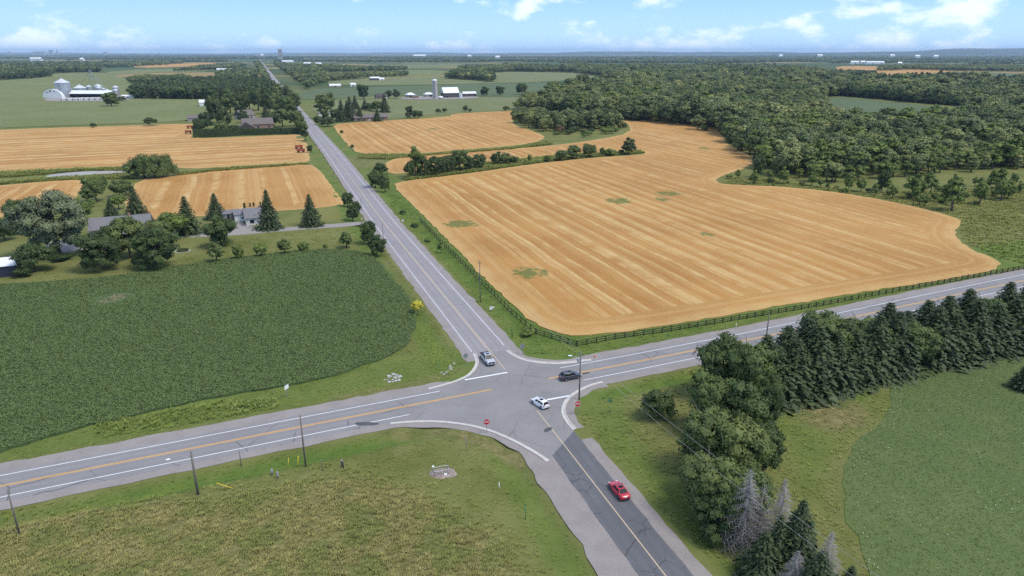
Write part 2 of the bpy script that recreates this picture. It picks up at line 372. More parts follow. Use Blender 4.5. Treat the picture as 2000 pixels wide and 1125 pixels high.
SOYC = crop_mat('soybean_leaves', (.070, .108, .036), (.082, .122, .041), (.100, .140, .050), .75)
SOYF = crop_mat('far_soybean', (.080, .112, .048), (.098, .128, .054), (.115, .142, .060), 3)
CORN = crop_mat('far_corn', (.145, .165, .055), (.178, .188, .070), (.125, .150, .050), 4)
HAY = crop_mat('far_hay', (.145, .162, .060), (.175, .182, .075), (.120, .145, .050), 6)
CLOV = crop_mat('clover_leaves', (.084, .122, .036), (.104, .142, .045), (.132, .160, .056), 2.5, None, .12)
_, SOY_W = field('soybean_field', SOY, .42, SOYC, 5, NSD, [(222, 585, 30, 9)])
_, W1_W = field('wheat_field', W1, .22, wheat, 3.5, NSD, [(1035, 534, 48, 14), (900, 438, 42, 10), (1305, 379, 34, 6), (1210, 393, 36, 8), (1381, 458, 18, 8), (1290, 390, 22, 5), (1375, 290, 16, 3)])
field('wheat_field', W2, .10, wheat_l, 3.5, NSD)
field('wheat_field', W3, .10, wheat, 5, NSD)
field('wheat_field', W4, .12, wheat_f, 8, EWD)
field('wheat_field', W5, .12, wheat, 5, NSD, [(845, 252, 18, 2)])
field('corn_field', [(-420, 276), (0, 250), (180, 244), (360, 238), (392, 228), (420, 210), (440, 196), (262, 193), (245, 180), (262, 160), (205, 141), (100, 143), (100, 151), (0, 158), (-420, 172)], .6, CORN, 22, EWD)
field('soybean_field', [(574, 190), (600, 197), (700, 190), (740, 186), (950, 189), (1010, 191), (1050, 180), (1100, 166), (1085, 160), (900, 166), (700, 171), (610, 174)], .4, SOYF, 22, EWD)
field('hay_field', [(596, 203), (640, 240), (760, 233), (870, 222), (1020, 214), (1015, 200), (1050, 190), (950, 190), (740, 188), (700, 192)], .25, HAY, 18, EWD)
field('hay_field', [(640, 168), (900, 165), (1090, 159), (1190, 152), (1120, 141), (960, 141), (900, 148), (640, 157)], .5, HAY, 40, EWD)
field('corn_field', [(640, 155), (900, 146), (900, 140), (800, 136), (700, 143), (640, 150)], .7, CORN, 50, EWD)
field('soybean_field', [(1605, 193), (1650, 190), (1700, 196), (1770, 203), (1850, 212), (1900, 222), (1780, 228), (1700, 224), (1640, 214)], .4, SOYF, 15, EWD)
field('wheat_field', [(1630, 130), (1690, 129), (1760, 133), (1880, 139), (1790, 145), (1712, 148), (1640, 141)], .9, wheat, 40, EWD)
field('hay_field', [(1712, 149), (1790, 146), (1890, 140), (2020, 146), (2080, 152), (1700, 154)], .8, SOYF, 60, EWD)
field('wheat_field', [(262, 128), (420, 122), (425, 127), (350, 131), (262, 133)], 1.2, wheat, 60, EWD)
field('corn_field', [(205, 139), (420, 132), (430, 139), (270, 143), (215, 147)], 1.0, CORN, 50, EWD)
field('wheat_field', [(632, 117), (720, 115.5), (722, 119), (640, 121)], 1.6, wheat, 120, EWD)
field('corn_field', [(640, 129), (790, 126), (905, 127), (880, 132), (720, 136), (640, 134)], 1.3, CORN, 80, EWD)
field('wheat_field', [(800, 128), (905, 125), (900, 129), (810, 131)], 2.0, HAY, 90, EWD)
field('wheat_field', [(1105, 117.5), (1160, 117.2), (1165, 119.8), (1108, 120.4)], 2.2, wheat, 150, EWD)
field('hay_field', [(1590, 119), (2050, 117), (2080, 128), (1880, 130), (1600, 124)], 1.8, SOYF, 150, EWD)
CL_ = [(1640, 930), (1650, 900), (1680, 862), (1722, 828), (1742, 795), (1735, 765), (1748, 732), (1795, 706), (1870, 690), (2000, 672), (2200, 640), (2500, 800), (2400, 1300), (1720, 1300), (1700, 1125), (1678, 1060), (1650, 1000)]
_, CLOV_W = field('clover_field', CL_, .05, CLOV, 4, NSD)

# pond, dry ditch stones and drives
def flat(name, px, z, mat, soft=2, kind='structure', world=False, step=None):
    poly = np.array(px, float) if world else GP(px)
    if soft: poly = smooth(poly, soft)
    if step: poly = resample(poly, step)
    zz = [z] * len(poly)
    me = bpy.data.meshes.new(name); me.from_pydata([(p[0], p[1], h) for p, h in zip(poly, zz)], [], [tuple(range(len(poly)))])
    if me.polygons[0].normal.z < 0: me.flip_normals()
    me.materials.append(mat); me.update(); return tag(link(name, me), kind=kind)
GRAV = newmat('gravel'); m, nt, b = GRAV; pos = geo_pos(nt)
e = NOISE(nt, pos, .35, 5, .65); k = NOISE(nt, pos, 6, 4, .8)
setin(nt, b, 'Base Color', MIX(nt, RAMP(nt, k, .3, .7), MIX(nt, RAMP(nt, e, .3, .7), (.17, .145, .13), (.25, .225, .205)), (.33, .30, .28))); setin(nt, b, 'Roughness', .95)
bump(nt, b, k, .6, .04); GRAV = m
WATER, nt, b = newmat('pond_water'); setin(nt, b, 'Base Color', (.34, .31, .28)); setin(nt, b, 'Roughness', .45)
bump(nt, b, NOISE(nt, geo_pos(nt), 3, 3), .1, .02)
flat('pond', [(85, 344), (110, 339), (160, 335), (225, 333), (253, 334), (240, 338), (190, 341), (140, 344), (100, 347)], .03, WATER)
flat('driveway', [(716, 432), (706, 440), (640, 445), (560, 451), (470, 459), (370, 464), (285, 468), (285, 461), (370, 457), (430, 453), (446, 448), (453, 438), (456, 428), (468, 427), (478, 438), (500, 445), (560, 444), (640, 438)], .012, GRAV, 1)
flat('driveway', [(80, 492), (95, 470), (160, 468), (178, 480), (160, 490), (120, 494)], .012, GRAV)
flat('farmyard', [(78, 198), (100, 190), (160, 186), (240, 186), (258, 194), (240, 198), (150, 199)], .75, GRAV)
flat('farmyard', [(780, 192), (800, 188), (870, 188), (940, 189), (930, 193), (860, 195), (790, 195)], .55, GRAV)

# ---------------------------------------------------------------- roads
def asphalt(name, c1, c2, crack=.5, sealed=0.0):
    m, nt, b = newmat(name); pos = geo_pos(nt)
    a = NOISE(nt, pos, .09, 5, .6); g = NOISE(nt, pos, 9, 4, .8); s = NOISE(nt, pos, .9, 4, .6)
    col = MIX(nt, RAMP(nt, a, .3, .7), c1, c2)
    col = MIX(nt, M(nt, 'MULTIPLY', RAMP(nt, s, .55, .8), .35), col, tuple(x * .72 for x in c1))
    col = MIX(nt, M(nt, 'MULTIPLY', g, .25), col, tuple(min(1, x * 1.35) for x in c2))
    o_ = M(nt, 'ABSOLUTE', attr(nt, 'off').outputs[2]); tr = M(nt, 'ADD', RAMP(nt, M(nt, 'ABSOLUTE', M(nt, 'SUBTRACT', o_, .95)), .15, .6, 1.0, 0.0), RAMP(nt, M(nt, 'ABSOLUTE', M(nt, 'SUBTRACT', o_, 2.6)), .15, .6, 1.0, 0.0))   # worn wheel tracks
    col = MIX(nt, M(nt, 'MULTIPLY', tr, M(nt, 'MULTIPLY', a, .42)), col, tuple(x * .74 for x in c1))
    wp = N(nt, 'ShaderNodeVectorMath', {0: pos, 1: N(nt, 'ShaderNodeTexNoise', {'Vector': pos, 'Scale': .35, 'Detail': 4}).outputs['Color']}, operation='ADD').outputs[0]
    for sc_, w, st in ((.10, .010, crack), (.34, .026, sealed)):
        v = N(nt, 'ShaderNodeTexVoronoi', {'Vector': wp, 'Scale': sc_}, feature='DISTANCE_TO_EDGE').outputs['Distance']
        gate = RAMP(nt, NOISE(nt, pos, .07 if sc_ < .2 else .12, 2), .46, .60)
        col = MIX(nt, M(nt, 'MULTIPLY', M(nt, 'MULTIPLY', M(nt, 'LESS_THAN', v, w), gate), st), col, (.028, .028, .032))
    setin(nt, b, 'Base Color', col); setin(nt, b, 'Roughness', .85); setin(nt, b, 'Specular IOR Level', .3)
    bump(nt, b, g, .25, .02); return m
A_EW = asphalt('asphalt_grey', (.198, .188, .188), (.240, .228, .226), .5)
A_NS = asphalt('asphalt_pale', (.235, .218, .222), (.272, .252, .255), .2)
A_SO = asphalt('asphalt_dark', (.102, .102, .110), (.132, .132, .140), .6, .5)
A_IN = asphalt('asphalt_worn', (.192, .182, .178), (.240, .228, .222), .25, .12)
SHLD, nt, b = newmat('gravel_shoulder'); pos = geo_pos(nt); e = NOISE(nt, pos, .25, 5, .65); k = NOISE(nt, pos, 5, 4, .8)
setin(nt, b, 'Base Color', MIX(nt, RAMP(nt, k, .3, .75), MIX(nt, RAMP(nt, e, .3, .7), (.180, .152, .140), (.245, .215, .200)), (.31, .28, .262))); setin(nt, b, 'Roughness', .95); bump(nt, b, k, .4, .03)
def line_at(poly, s):                                 # points and left normals along a polyline
    seg = np.diff(poly, axis=0); L = np.linalg.norm(seg, axis=1); cum = np.concatenate([[0], np.cumsum(L)])
    i = np.clip(np.searchsorted(cum, s, 'right') - 1, 0, len(L) - 1)
    p = poly[i] + seg[i] * ((s - cum[i]) / L[i])[:, None]
    return p, cum
def ribbon(name, poly, o0, o1, z, mat, s0=None, s1=None, step=6.0, ragged=(0, 0), kind='structure', grow=0.0):
    p, cum = line_at(poly, np.array([0.0])); T = cum[-1]; s0 = 0 if s0 is None else s0; s1 = T if s1 is None else s1
    ss = [s0]
    while ss[-1] < s1: ss.append(min(s1, ss[-1] + max(step, (ss[-1] - 600) * .05 if grow else 0)))
    ss = np.array(ss); p, _ = line_at(poly, ss); t = np.gradient(p, axis=0); t /= np.linalg.norm(t, axis=1)[:, None]; n = np.column_stack([-t[:, 1], t[:, 0]])
    ja = np.interp(ss, np.arange(s0, s1 + 3, 2.3), RNG.normal(0, 1, len(np.arange(s0, s1 + 3, 2.3)))) * ragged[0]
    jb = np.interp(ss, np.arange(s0, s1 + 3, 2.3), RNG.normal(0, 1, len(np.arange(s0, s1 + 3, 2.3)))) * ragged[1]
    a = p + n * (o0 + ja)[:, None]; c = p + n * (o1 + jb)[:, None]
    d = np.linalg.norm(p, axis=1); zz = z + np.clip(d - 250, 0, None) * .0006 * (1 + z * 20)
    V = np.vstack([np.column_stack([a, zz]), np.column_stack([c, zz])]); k = len(ss)
    F = [(i, i + 1, k + i + 1, k + i) if o1 > o0 else (i, k + i, k + i + 1, i + 1) for i in range(k - 1)]
    me = bpy.data.meshes.new(name); me.from_pydata(V.tolist(), [], F)
    if me.polygons[0].normal.z < 0: me.flip_normals()
    me.materials.append(mat); me.update(); fattr(me, 'off', np.concatenate([np.full(k, o0), np.full(k, o1)])); o = link(name, me)
    if kind: o['kind'] = kind
    return o
def s_of(poly, pt):
    seg = np.diff(poly, axis=0); L = np.linalg.norm(seg, axis=1); cum = np.concatenate([[0], np.cumsum(L)]); best = (1e9, 0)
    for i in range(len(L)):
        t = np.clip(((pt - poly[i]) @ seg[i]) / L[i] ** 2, 0, 1); q = np.linalg.norm(pt - poly[i] - t * seg[i])
        if q < best[0]: best = (q, cum[i] + t * L[i])
    return best[1]
X_EW = s_of(EW, np.array([2.5, 129.5])); X_NS = s_of(NS, np.array([2.5, 129.5]))
ribbon('road_shoulder', EW, -7.1, 7.6, .004, SHLD, X_EW - 330, X_EW - 14, 1.5, (.15, .22))
ribbon('road_shoulder', EW, -6.9, 7.4, .004, SHLD, X_EW + 15, None, 1.5, (.15, .2))
ribbon('road_shoulder', NS, -6.7, 6.7, .004, SHLD, X_NS + 14, None, 1.5, (.2, .2), grow=1)
ribbon('road_shoulder', NS, -5.6, 8.2, .004, SHLD, 0, X_NS - 24, 1.2, (.15, .22))
ribbon('road', EW, -5.0, 4.6, .010, A_EW, X_EW - 330, X_EW - 10, 1.5, (.05, .12))
ribbon('road', EW, -4.8, 4.8, .010, A_EW, X_EW + 10, None, 1.5, (.05, .05))
ribbon('road', NS, -4.9, 4.9, .010, A_NS, X_NS + 12, None, 1.5, (.06, .06), grow=1)
ribbon('road', NS, -3.35, 3.55, .010, A_SO, 0, X_NS - 16, 1.2, (.10, .18))
NWc = [(928, 690), (931, 697), (934, 705), (931, 717), (918, 733), (892, 745), (862, 754), (838, 760)]
NEc = [(992, 684), (1006, 694), (1024, 702), (1050, 707), (1080, 709), (1110, 708), (1154, 702)]
SEc = [(1178, 746.5), (1156, 752), (1136, 761), (1116, 773), (1104, 788), (1101, 804), (1109, 822), (1124, 838)]
SWc = [(763, 828), (808, 824), (859, 824), (911, 830), (955, 841), (996, 858), (1037, 880), (1069, 901)]
flat('road_junction', SWc + SEc[::-1] + NEc[::-1] + NWc, .016, A_IN, 0)
CONC = plain('concrete', (.50, .47, .43), .9, .10, .8)
def kerb(px, side):
    p = smooth(GP(px), 2, False); p = resample(p, .8, False); t = np.gradient(p, axis=0); t /= np.linalg.norm(t, axis=1)[:, None]; n = np.column_stack([-t[:, 1], t[:, 0]]) * side
    prof = [(-.55, .020), (-.02, .024), (.03, .15), (.22, .15), (.24, -.05)]; mb = MB(); V = []; F = []
    for i in range(len(p)):
        taper = min(1, i / 2, (len(p) - 1 - i) / 2)
        for o, z in prof: V.append((*(p[i] + n[i] * o), z if z < .1 else .03 + (z - .03) * taper))
    k = len(prof)
    for i in range(len(p) - 1): F += [(i * k + j, i * k + j + 1, (i + 1) * k + j + 1, (i + 1) * k + j) for j in range(k - 1)]
    mb.add(V, F); o = mb.obj('kerb', CONC); bm = bmesh.new(); bm.from_mesh(o.data); bmesh.ops.recalc_face_normals(bm, faces=bm.faces); bm.to_mesh(o.data); bm.free()
    return tag(o, kind='structure')
for c, s in ((NWc, 1), (NEc, 1), (SEc, 1), (SWc, -1)): kerb(c, s)
for c, w, s in ((NWc, 1.6, 1), (NEc, 1.5, 1), (SEc, 1.6, 1), (SWc, 1.7, -1)):          # gravel behind each kerb
    p = resample(smooth(GP(c), 2, False), .8, False); ribbon('gravel_verge', p, s * .2, s * (w + .2), .006, SHLD, step=.8, ragged=(0, .2))
def paint(name, col, wear=.5):
    m, nt, b = newmat(name); pos = geo_pos(nt); w = RAMP(nt, NOISE(nt, pos, 3.5, 5, .7), .52, .70)
    setin(nt, b, 'Base Color', MIX(nt, M(nt, 'MULTIPLY', w, wear), col, (.22, .21, .21))); setin(nt, b, 'Roughness', .7); return m
WP, YP, WO = paint('white_paint', (.78, .78, .78)), paint('yellow_paint', (.68, .36, .06), .35), paint('old_paint', (.56, .43, .27), .7)
def mark(poly, off, w, mat, s0, s1, nm='road_marking', z=.022): return ribbon(nm, poly, off - w / 2, off + w / 2, z, mat, s0, s1, 1.5)
LW, LE = s_of(EW, G(858, 764)), s_of(EW, G(1095, 720))
mark(EW, 3.45, .16, WP, X_EW - 330, LW); mark(EW, -3.45, .16, WP, X_EW - 330, s_of(EW, G(800, 811)))
mark(EW, 3.7, .16, WP, LE, None); mark(EW, -3.5, .16, WP, s_of(EW, G(1140, 743)), None)
for o in (-.16, .16):
    mark(EW, o, .16, YP, X_EW - 330, s_of(EW, G(960, 761))); mark(EW, o, .16, YP, s_of(EW, G(1072, 740)), None)
mark(NS, 4.1, .13, WP, X_NS + 19, None, z=.024).scale = (1, 1, 1); mark(NS, -4.1, .13, WP, X_NS + 20, None, z=.024)
mark(NS, 0, .16, WO, X_NS + 7.5, X_NS + 700); mark(NS, .35, .12, WO, X_NS + 20, X_NS + 400)
mark(NS, .15, .16, WO, 0, s_of(NS, G(1052, 800)))
def bar(a, c, w):
    a, c = G(*a), G(*c); ribbon('stop_line', np.array([a, c]), -w / 2, w / 2, .026, WP, step=.5)
bar((908, 742), (991, 727.5), .45); bar((1068, 781), (1112, 773), .5)
PATCH = plain('tar_patch', (.075, .074, .078), .85, .25, 1.2)
for q in ([(1060, 840), (1075, 833), (1080, 838), (1066, 846)], [(690, 826), (712, 824), (742, 826), (738, 830), (700, 832)], [(1135, 729), (1150, 726), (1153, 729), (1138, 732)]):
    flat('road_patch', q, .0225, PATCH, 1)
# ================================================================== VEGETATION
def leaf_mat(name, cols, trans=.18, inst=False):
    m, nt, b = newmat(name); oi = N(nt, 'ShaderNodeObjectInfo'); t = attr(nt, 'tint').outputs[2]
    r = N(nt, 'ShaderNodeValToRGB'); nz = NOISE(nt, oi.outputs['Location'], .011, 2, .6); nt.links.new(M(nt, 'ADD', M(nt, 'MULTIPLY', oi.outputs['Random'], .62), RAMP(nt, nz, .36, .64, -.12, .50), clamp=True), r.inputs[0])
    el = r.color_ramp.elements
    for i, c in enumerate(cols):
        e = el[i] if i < 2 else el.new(.5); e.position = i / (len(cols) - 1); e.color = (*c, 1)
    base = r.outputs[0]
    col = MIX(nt, t, MIX(nt, 1.0, base, (1.12, 1.10, 1.08), 'MULTIPLY'), MIX(nt, 1.0, base, (2.3, 2.1, 1.8), 'MULTIPLY'))
    setin(nt, b, 'Base Color', col); setin(nt, b, 'Roughness', .6); setin(nt, b, 'Specular IOR Level', .25)
    tr = N(nt, 'ShaderNodeBsdfTranslucent'); nt.links.new(col, tr.inputs[0])
    ms = N(nt, 'ShaderNodeMixShader', {0: trans, 1: b.outputs[0], 2: tr.outputs[0]})
    nt.links.new(ms.outputs[0], [n for n in nt.nodes if n.type == 'OUTPUT_MATERIAL'][0].inputs[0]); return m
BARK = plain('bark', (.12, .095, .075), .95, .3, 3)
GBARK = plain('weathered_bark', (.27, .25, .24), .95, .2, 3)
LEAF = {'broad': leaf_mat('broadleaf', [(.048, .078, .024), (.066, .098, .030), (.086, .112, .036)]),
        'dark': leaf_mat('dark_leaf', [(.032, .054, .018), (.046, .072, .023)]),
        'light': leaf_mat('light_leaf', [(.075, .115, .026), (.100, .140, .034)]),
        'grey': leaf_mat('silver_leaf', [(.098, .122, .068), (.104, .128, .072)]),
        'spruce': leaf_mat('spruce_needles', [(.026, .042, .018), (.038, .056, .023)], .05),
        'wood': leaf_mat('woodland_leaf', [(.044, .068, .026), (.086, .116, .044), (.150, .172, .064)]),
        'yellow': leaf_mat('yellow_leaf', [(.32, .30, .04), (.36, .34, .05)]),
        'brown': leaf_mat('reddish_leaf', [(.10, .065, .035), (.11, .075, .04)])}

def leaf_arrays(C, Nn, size, rng, aspect=1.6, along=None):
    n = len(C); rnd = rng.normal(0, 1, (n, 3)); nn = Nn + rnd * .55; nn /= np.linalg.norm(nn, axis=1)[:, None]
    a = np.cross(nn, rng.normal(0, 1, (n, 3))) if along is None else along - (along * nn).sum(1)[:, None] * nn
    a /= np.linalg.norm(a, axis=1)[:, None] + 1e-9; bb = np.cross(nn, a)
    s = (size * rng.uniform(.65, 1.35, n))[:, None]
    q = np.stack([C - a * s * aspect / 2, C - bb * s * .5, C + a * s * aspect / 2, C + bb * s * .5], 1)
    return q
OCT = np.array([(0, 0, 1), (1, 0, 0), (0, 1, 0), (-1, 0, 0), (0, -1, 0), (0, 0, -1), (.58, .58, .58), (-.58, .58, .58), (-.58, -.58, .58), (.58, -.58, .58)], float)
OCF = [(0, 9, 1, 6), (0, 6, 2, 7), (0, 7, 3, 8), (0, 8, 4, 9), (5, 2, 6, 1), (5, 3, 7, 2), (5, 4, 8, 3), (5, 1, 9, 4)]
def crown_mesh(name, quads, norms, tint, mat, cores=None):
    if cores is not None:
        c_, r_, t_ = cores; u = OCT[np.array(OCF)]; add = (c_[:, None, None] + u[None] * (r_ * .9)[:, None, None, None]).reshape(-1, 4, 3); add[:, :, 2] = np.maximum(add[:, :, 2], .01)
        nn = np.repeat(u.mean(1)[None], len(c_), 0).reshape(-1, 3) + [0, 0, .15]
        quads = np.vstack([quads, add]); norms = np.vstack([norms, nn]); tint = np.concatenate([tint, np.repeat(t_, len(OCF))])
    n = len(quads); me = np_mesh(name, quads.reshape(-1, 3), np.arange(n * 4).reshape(n, 4), mat)
    fattr(me, 'tint', np.repeat(tint, 4)); me.polygons.foreach_set('use_smooth', np.ones(n, bool))
    nv = np.repeat(norms, 4, 0); nv /= np.linalg.norm(nv, axis=1)[:, None] + 1e-9
    me.normals_split_custom_set_from_vertices(nv.astype(np.float32).tolist()); return me
def trunk_mesh(name, h, r, seed, limbs=6, mat=None, spread=.28, top=.75):
    rng = random.Random(seed); mb = MB()
    pts = [Vector((rng.uniform(-.012, .012) * i, rng.uniform(-.012, .012) * i, top * i / 4 - .01)) for i in range(5)]
    mb.tube(pts, [r * 1.25, r, r * .8, r * .55, r * .2], 6)
    for k in range(limbs):
        z = rng.uniform(h, top * .85); a = k * 2.4 + rng.random(); L = spread * rng.uniform(.6, 1.05)
        s = Vector((0, 0, z)); e = s + Vector((math.cos(a) * L, math.sin(a) * L, L * rng.uniform(.5, 1.0)))
        mb.tube([s, (s + e) / 2 + Vector((0, 0, -.02)), e], [r * .45, r * .3, r * .1], 4)
    return mb.mesh(name, mat or BARK, True)
def broad(seed, mat, nc=46, per=75, leaf=.030, rx=.38, rz=.44, cz=.54, droop=0.0, rough=.85, clump=.125, trunk=True, low=.22):
    rng = np.random.default_rng(seed)
    d = rng.normal(0, 1, (nc, 3)); d /= np.linalg.norm(d, axis=1)[:, None]; d[:, 2] = np.where(d[:, 2] < -.85, -d[:, 2] * .6, d[:, 2])
    rr = rng.uniform(rough * .55, 1.0, nc) ** .6
    lob = 1 + .16 * np.sin(3 * np.arctan2(d[:, 1], d[:, 0]) + rng.uniform(0, 6)) + .10 * np.sin(5 * d[:, 2] + rng.uniform(0, 6))
    cc = d * (rr * lob)[:, None] * np.array([rx - clump * .7, rx - clump * .7, rz - clump * .7]) + np.array([0, 0, cz])
    cr = clump * rng.uniform(.7, 1.3, nc); ct = rng.uniform(0, 1, nc)
    i = np.repeat(np.arange(nc), per); v = rng.normal(0, 1, (len(i), 3)); v /= np.linalg.norm(v, axis=1)[:, None]
    v[:, 2] = np.where(v[:, 2] < -.35, -v[:, 2], v[:, 2])
    rad = rng.uniform(.55, 1.05, len(i)) ** .7
    p = cc[i] + v * (rad * cr[i])[:, None] * np.array([1, 1, .8])
    if droop: p[:, 2] -= droop * rng.uniform(0, 1, len(i)) * np.hypot(p[:, 0], p[:, 1]) / rx
    p[:, 2] = np.maximum(p[:, 2], .015)
    out = (p - np.array([0, 0, cz - .08])); out /= np.linalg.norm(out, axis=1)[:, None] + 1e-9
    nrm = v * .62 + out * .38 + np.array([0, 0, .12])
    q = leaf_arrays(p, nrm, leaf, rng, 1.5, np.tile(np.array([0, 0, -1.0]), (len(i), 1)) + rng.normal(0, .3, (len(i), 3)) if droop else None)
    cm = crown_mesh('crown', q, nrm, np.clip(ct[i] * .75 + rng.uniform(-.1, .3, len(i)), 0, 1), mat, (cc - [0, 0, droop * .4], cr * .74, ct * .7))
    tm = trunk_mesh('trunk', low, .026, seed, 6, spread=rx * .8, top=cz + rz * .5) if trunk else trunk_mesh('stem', .05, .018, seed, 5, spread=rx * .7, top=cz)
    return cm, tm
def spruce(seed, mat, whorls=24, br=10, cards=5, r0=.23, dead=False, z0=.05):
    rng = np.random.default_rng(seed); P, Nn, A, T, S = [], [], [], [], []; mb = MB()
    for w in range(whorls):
        z = z0 + (1 - z0) * (w / whorls) ** .92; rad = r0 * (1 - z) ** .92 * rng.uniform(.82, 1.12) + .012
        for k in range(max(4, int(br * (1 - .5 * z)))):
            a = 2 * math.pi * (k + rng.uniform(-.3, .3)) / max(4, int(br * (1 - .5 * z))) + w * 1.3; L = rad * rng.uniform(.72, 1.15)
            o = np.array([math.cos(a), math.sin(a), 0]); dr = -.25 - .45 * (1 - z)
            tint = rng.uniform(0, 1)
            if dead:
                e = o * L + np.array([0, 0, z + dr * L * .5]); mb.tube([(0, 0, z), tuple(o * L * .5 + np.array([0, 0, z + .1 * dr * L])), tuple(e)], [.0035, .0025, .0008], 3, cap=False)
                for t in np.linspace(.3, .95, 5):
                    for sgn in (-1, 1):
                        c = o * L * t + np.array([0, 0, z + dr * L * .5 * t * t]); pr = np.array([-o[1], o[0], -.5]) * np.array([sgn, sgn, 1]); 
                        mb.tube([tuple(c), tuple(c + (pr + o * .6) * L * .22)], [.0022, .0007], 3, cap=False)
                continue
            for j in range(cards):
                t = (j + rng.uniform(.3, 1)) / cards; c = o * L * t + np.array([0, 0, z + dr * L * t * t]) + rng.normal(0, .006, 3)
                c[2] = max(c[2], .01)
                P.append(c); A.append(o + np.array([0, 0, dr * t * 1.2]) + rng.normal(0, .35, 3)); Nn.append(o * .75 + np.array([0, 0, .55]) + rng.normal(0, .15, 3)); T.append(np.clip(tint * .6 + t * .25 + rng.uniform(0, .2), 0, 1)); S.append((.026 if cards > 4 else .06) * (1.3 - .95 * z))
    if dead:
        mb.tube([(0, 0, -.01), (0, 0, .5), (0, 0, .99)], [.014, .009, .002], 5); return mb.mesh('crown', GBARK), None
    P, Nn, A, T, S = map(np.array, (P, Nn, A, T, S))
    Nn /= np.linalg.norm(Nn, axis=1)[:, None]
    q = leaf_arrays(P, Nn, S, rng, 1.9, A); cm = crown_mesh('crown', q, Nn, T, mat)
    t = MB(); t.tube([(0, 0, -.01), (0, 0, .5), (0, 0, .97)], [.02, .012, .003], 6); return cm, t.mesh('trunk', BARK, True)

def fam(n, f): return [f(i) for i in range(n)]
PR = {'maple': fam(1, lambda i: broad(5, LEAF['grey'], 150, 90, .018, .44, .47, .52, .05, .8, .095)),
      'broad': fam(4, lambda i: broad(20 + i, LEAF['broad'], 64, 85, .026, .40, .46, .52)),
      'dark': fam(4, lambda i: broad(30 + i, LEAF['dark'], 64, 85, .026, .44, .48, .49)),
      'light': fam(3, lambda i: broad(40 + i, LEAF['light'], 50, 75, .028)),
      'shrub': fam(3, lambda i: broad(50 + i, LEAF['dark'], 44, 70, .042, .52, .46, .48, 0, .85, .18, False)),
      'lshrub': fam(3, lambda i: broad(60 + i, LEAF['light'], 40, 60, .045, .48, .46, .48, 0, .8, .17, False)),
      'sapling': fam(3, lambda i: broad(70 + i, LEAF['broad'], 36, 60, .040, .34, .44, .54, 0, .8, .12)),
      'yellow': fam(1, lambda i: broad(80, LEAF['yellow'], 30, 50, .050, .34, .36, .60, 0, .8, .12)),
      'brown': fam(1, lambda i: broad(81, LEAF['brown'], 30, 50, .050, .40, .42, .52, 0, .8, .14)),
      'willow': fam(2, lambda i: broad(84 + i, LEAF['broad'], 80, 80, .026, .62, .46, .50, .28, .9, .14)),
      'poplar': fam(3, lambda i: broad(90 + i, LEAF['wood'], 46, 60, .034, .22, .46, .52, 0, .8, .10)),
      'wood': fam(5, lambda i: broad(100 + i, LEAF['wood'], 34, 42, .052, .36, .44, .54, 0, .85, .14)),
      'airy': fam(3, lambda i: broad(110 + i, LEAF['light'], 26, 36, .046, .30, .42, .56, 0, .7, .11)),
      'spruce': fam(4, lambda i: spruce(120 + i, LEAF['spruce'], 32, 17, 11)),
      'cedar': fam(2, lambda i: broad(130 + i, LEAF['spruce'], 30, 50, .040, .13, .49, .50, 0, .9, .08, False)),
      'snag': fam(2, lambda i: spruce(140 + i, None, 26, 9, 3, .24, True))}
def ground_h(base_px, hpx): 
    p = G(*base_px); return p, hpx * mpp(p) / .95
ORD = ['first', 'second', 'third', 'fourth', 'fifth', 'sixth', 'seventh', 'eighth', 'ninth', 'tenth', 'eleventh', 'twelfth', 'thirteenth', 'fourteenth', 'fifteenth', 'sixteenth', 'seventeenth', 'eighteenth', 'nineteenth', 'twentieth', 'twenty-first', 'twenty-second', 'twenty-third', 'twenty-fourth', 'twenty-fifth', 'twenty-sixth', 'twenty-seventh', 'twenty-eighth', 'twenty-ninth', 'thirtieth']
CROWN_R = {}
TC = [0]
def plant(kind, p, h, w, name, label, cat, group=None):
    TC[0] += 1; cm, tm = PR[kind][TC[0] % len(PR[kind])]
    if cm.name not in CROWN_R:
        co = np.empty(len(cm.vertices) * 3, np.float32); cm.vertices.foreach_get('co', co); co = co.reshape(-1, 3); CROWN_R[cm.name] = (np.percentile(np.hypot(co[:, 0], co[:, 1]), 91 if kind in ('spruce', 'snag') else 95), co[:, 2].max())
    r, zt = CROWN_R[cm.name]
    o = thing(name, label, cat, (p[0], p[1], tz(*p) - .02), random.uniform(0, 6.28), group, (w / (2 * r), w / (2 * r), h / zt))
    c = link('crown', cm, o)
    if tm: link('trunk' if tm.name.startswith('trunk') else 'stem', tm, o)
    return o
def T(kind, x, y, hpx, wpx, name, label, cat='tree', group=None):
    p, h = ground_h((x, y), hpx); return plant(kind, p, h, wpx * mpp(p), name, label, cat, group)

# --- the farmyard on the left
T('maple', 116, 497, 124, 128, 'maple_tree', 'large spreading grey-green maple towering beside the dark shed')
T('dark', 10, 470, 42, 44, 'yard_tree', 'round dark tree at the photo edge, left of the large maple')
T('dark', 36, 457, 46, 40, 'yard_tree', 'dark tree half hidden behind the left flank of the large maple')
T('broad', 32, 432, 42, 40, 'yard_tree', 'green tree on the stubble edge, farthest back left of the large maple')
T('shrub', 70, 530, 58, 74, 'bush', 'wide dark bush against the right end of the white-roofed shed', 'bush')
T('shrub', 46, 540, 18, 34, 'bush', 'low bush at the foot of the shed corner', 'bush')
T('broad', 188, 393, 46, 40, 'lawn_tree', 'largest tree of the row on the left side of the lawn strip')
T('broad', 175, 396, 30, 30, 'lawn_tree', 'round tree in front of the largest tree on the lawn strip')
T('broad', 203, 364, 18, 16, 'lawn_tree', 'small tree at the far end of the left lawn-strip row')
T('light', 163, 432, 46, 34, 'lawn_tree', 'light green tree at the edge of the lawn strip right of the large maple')
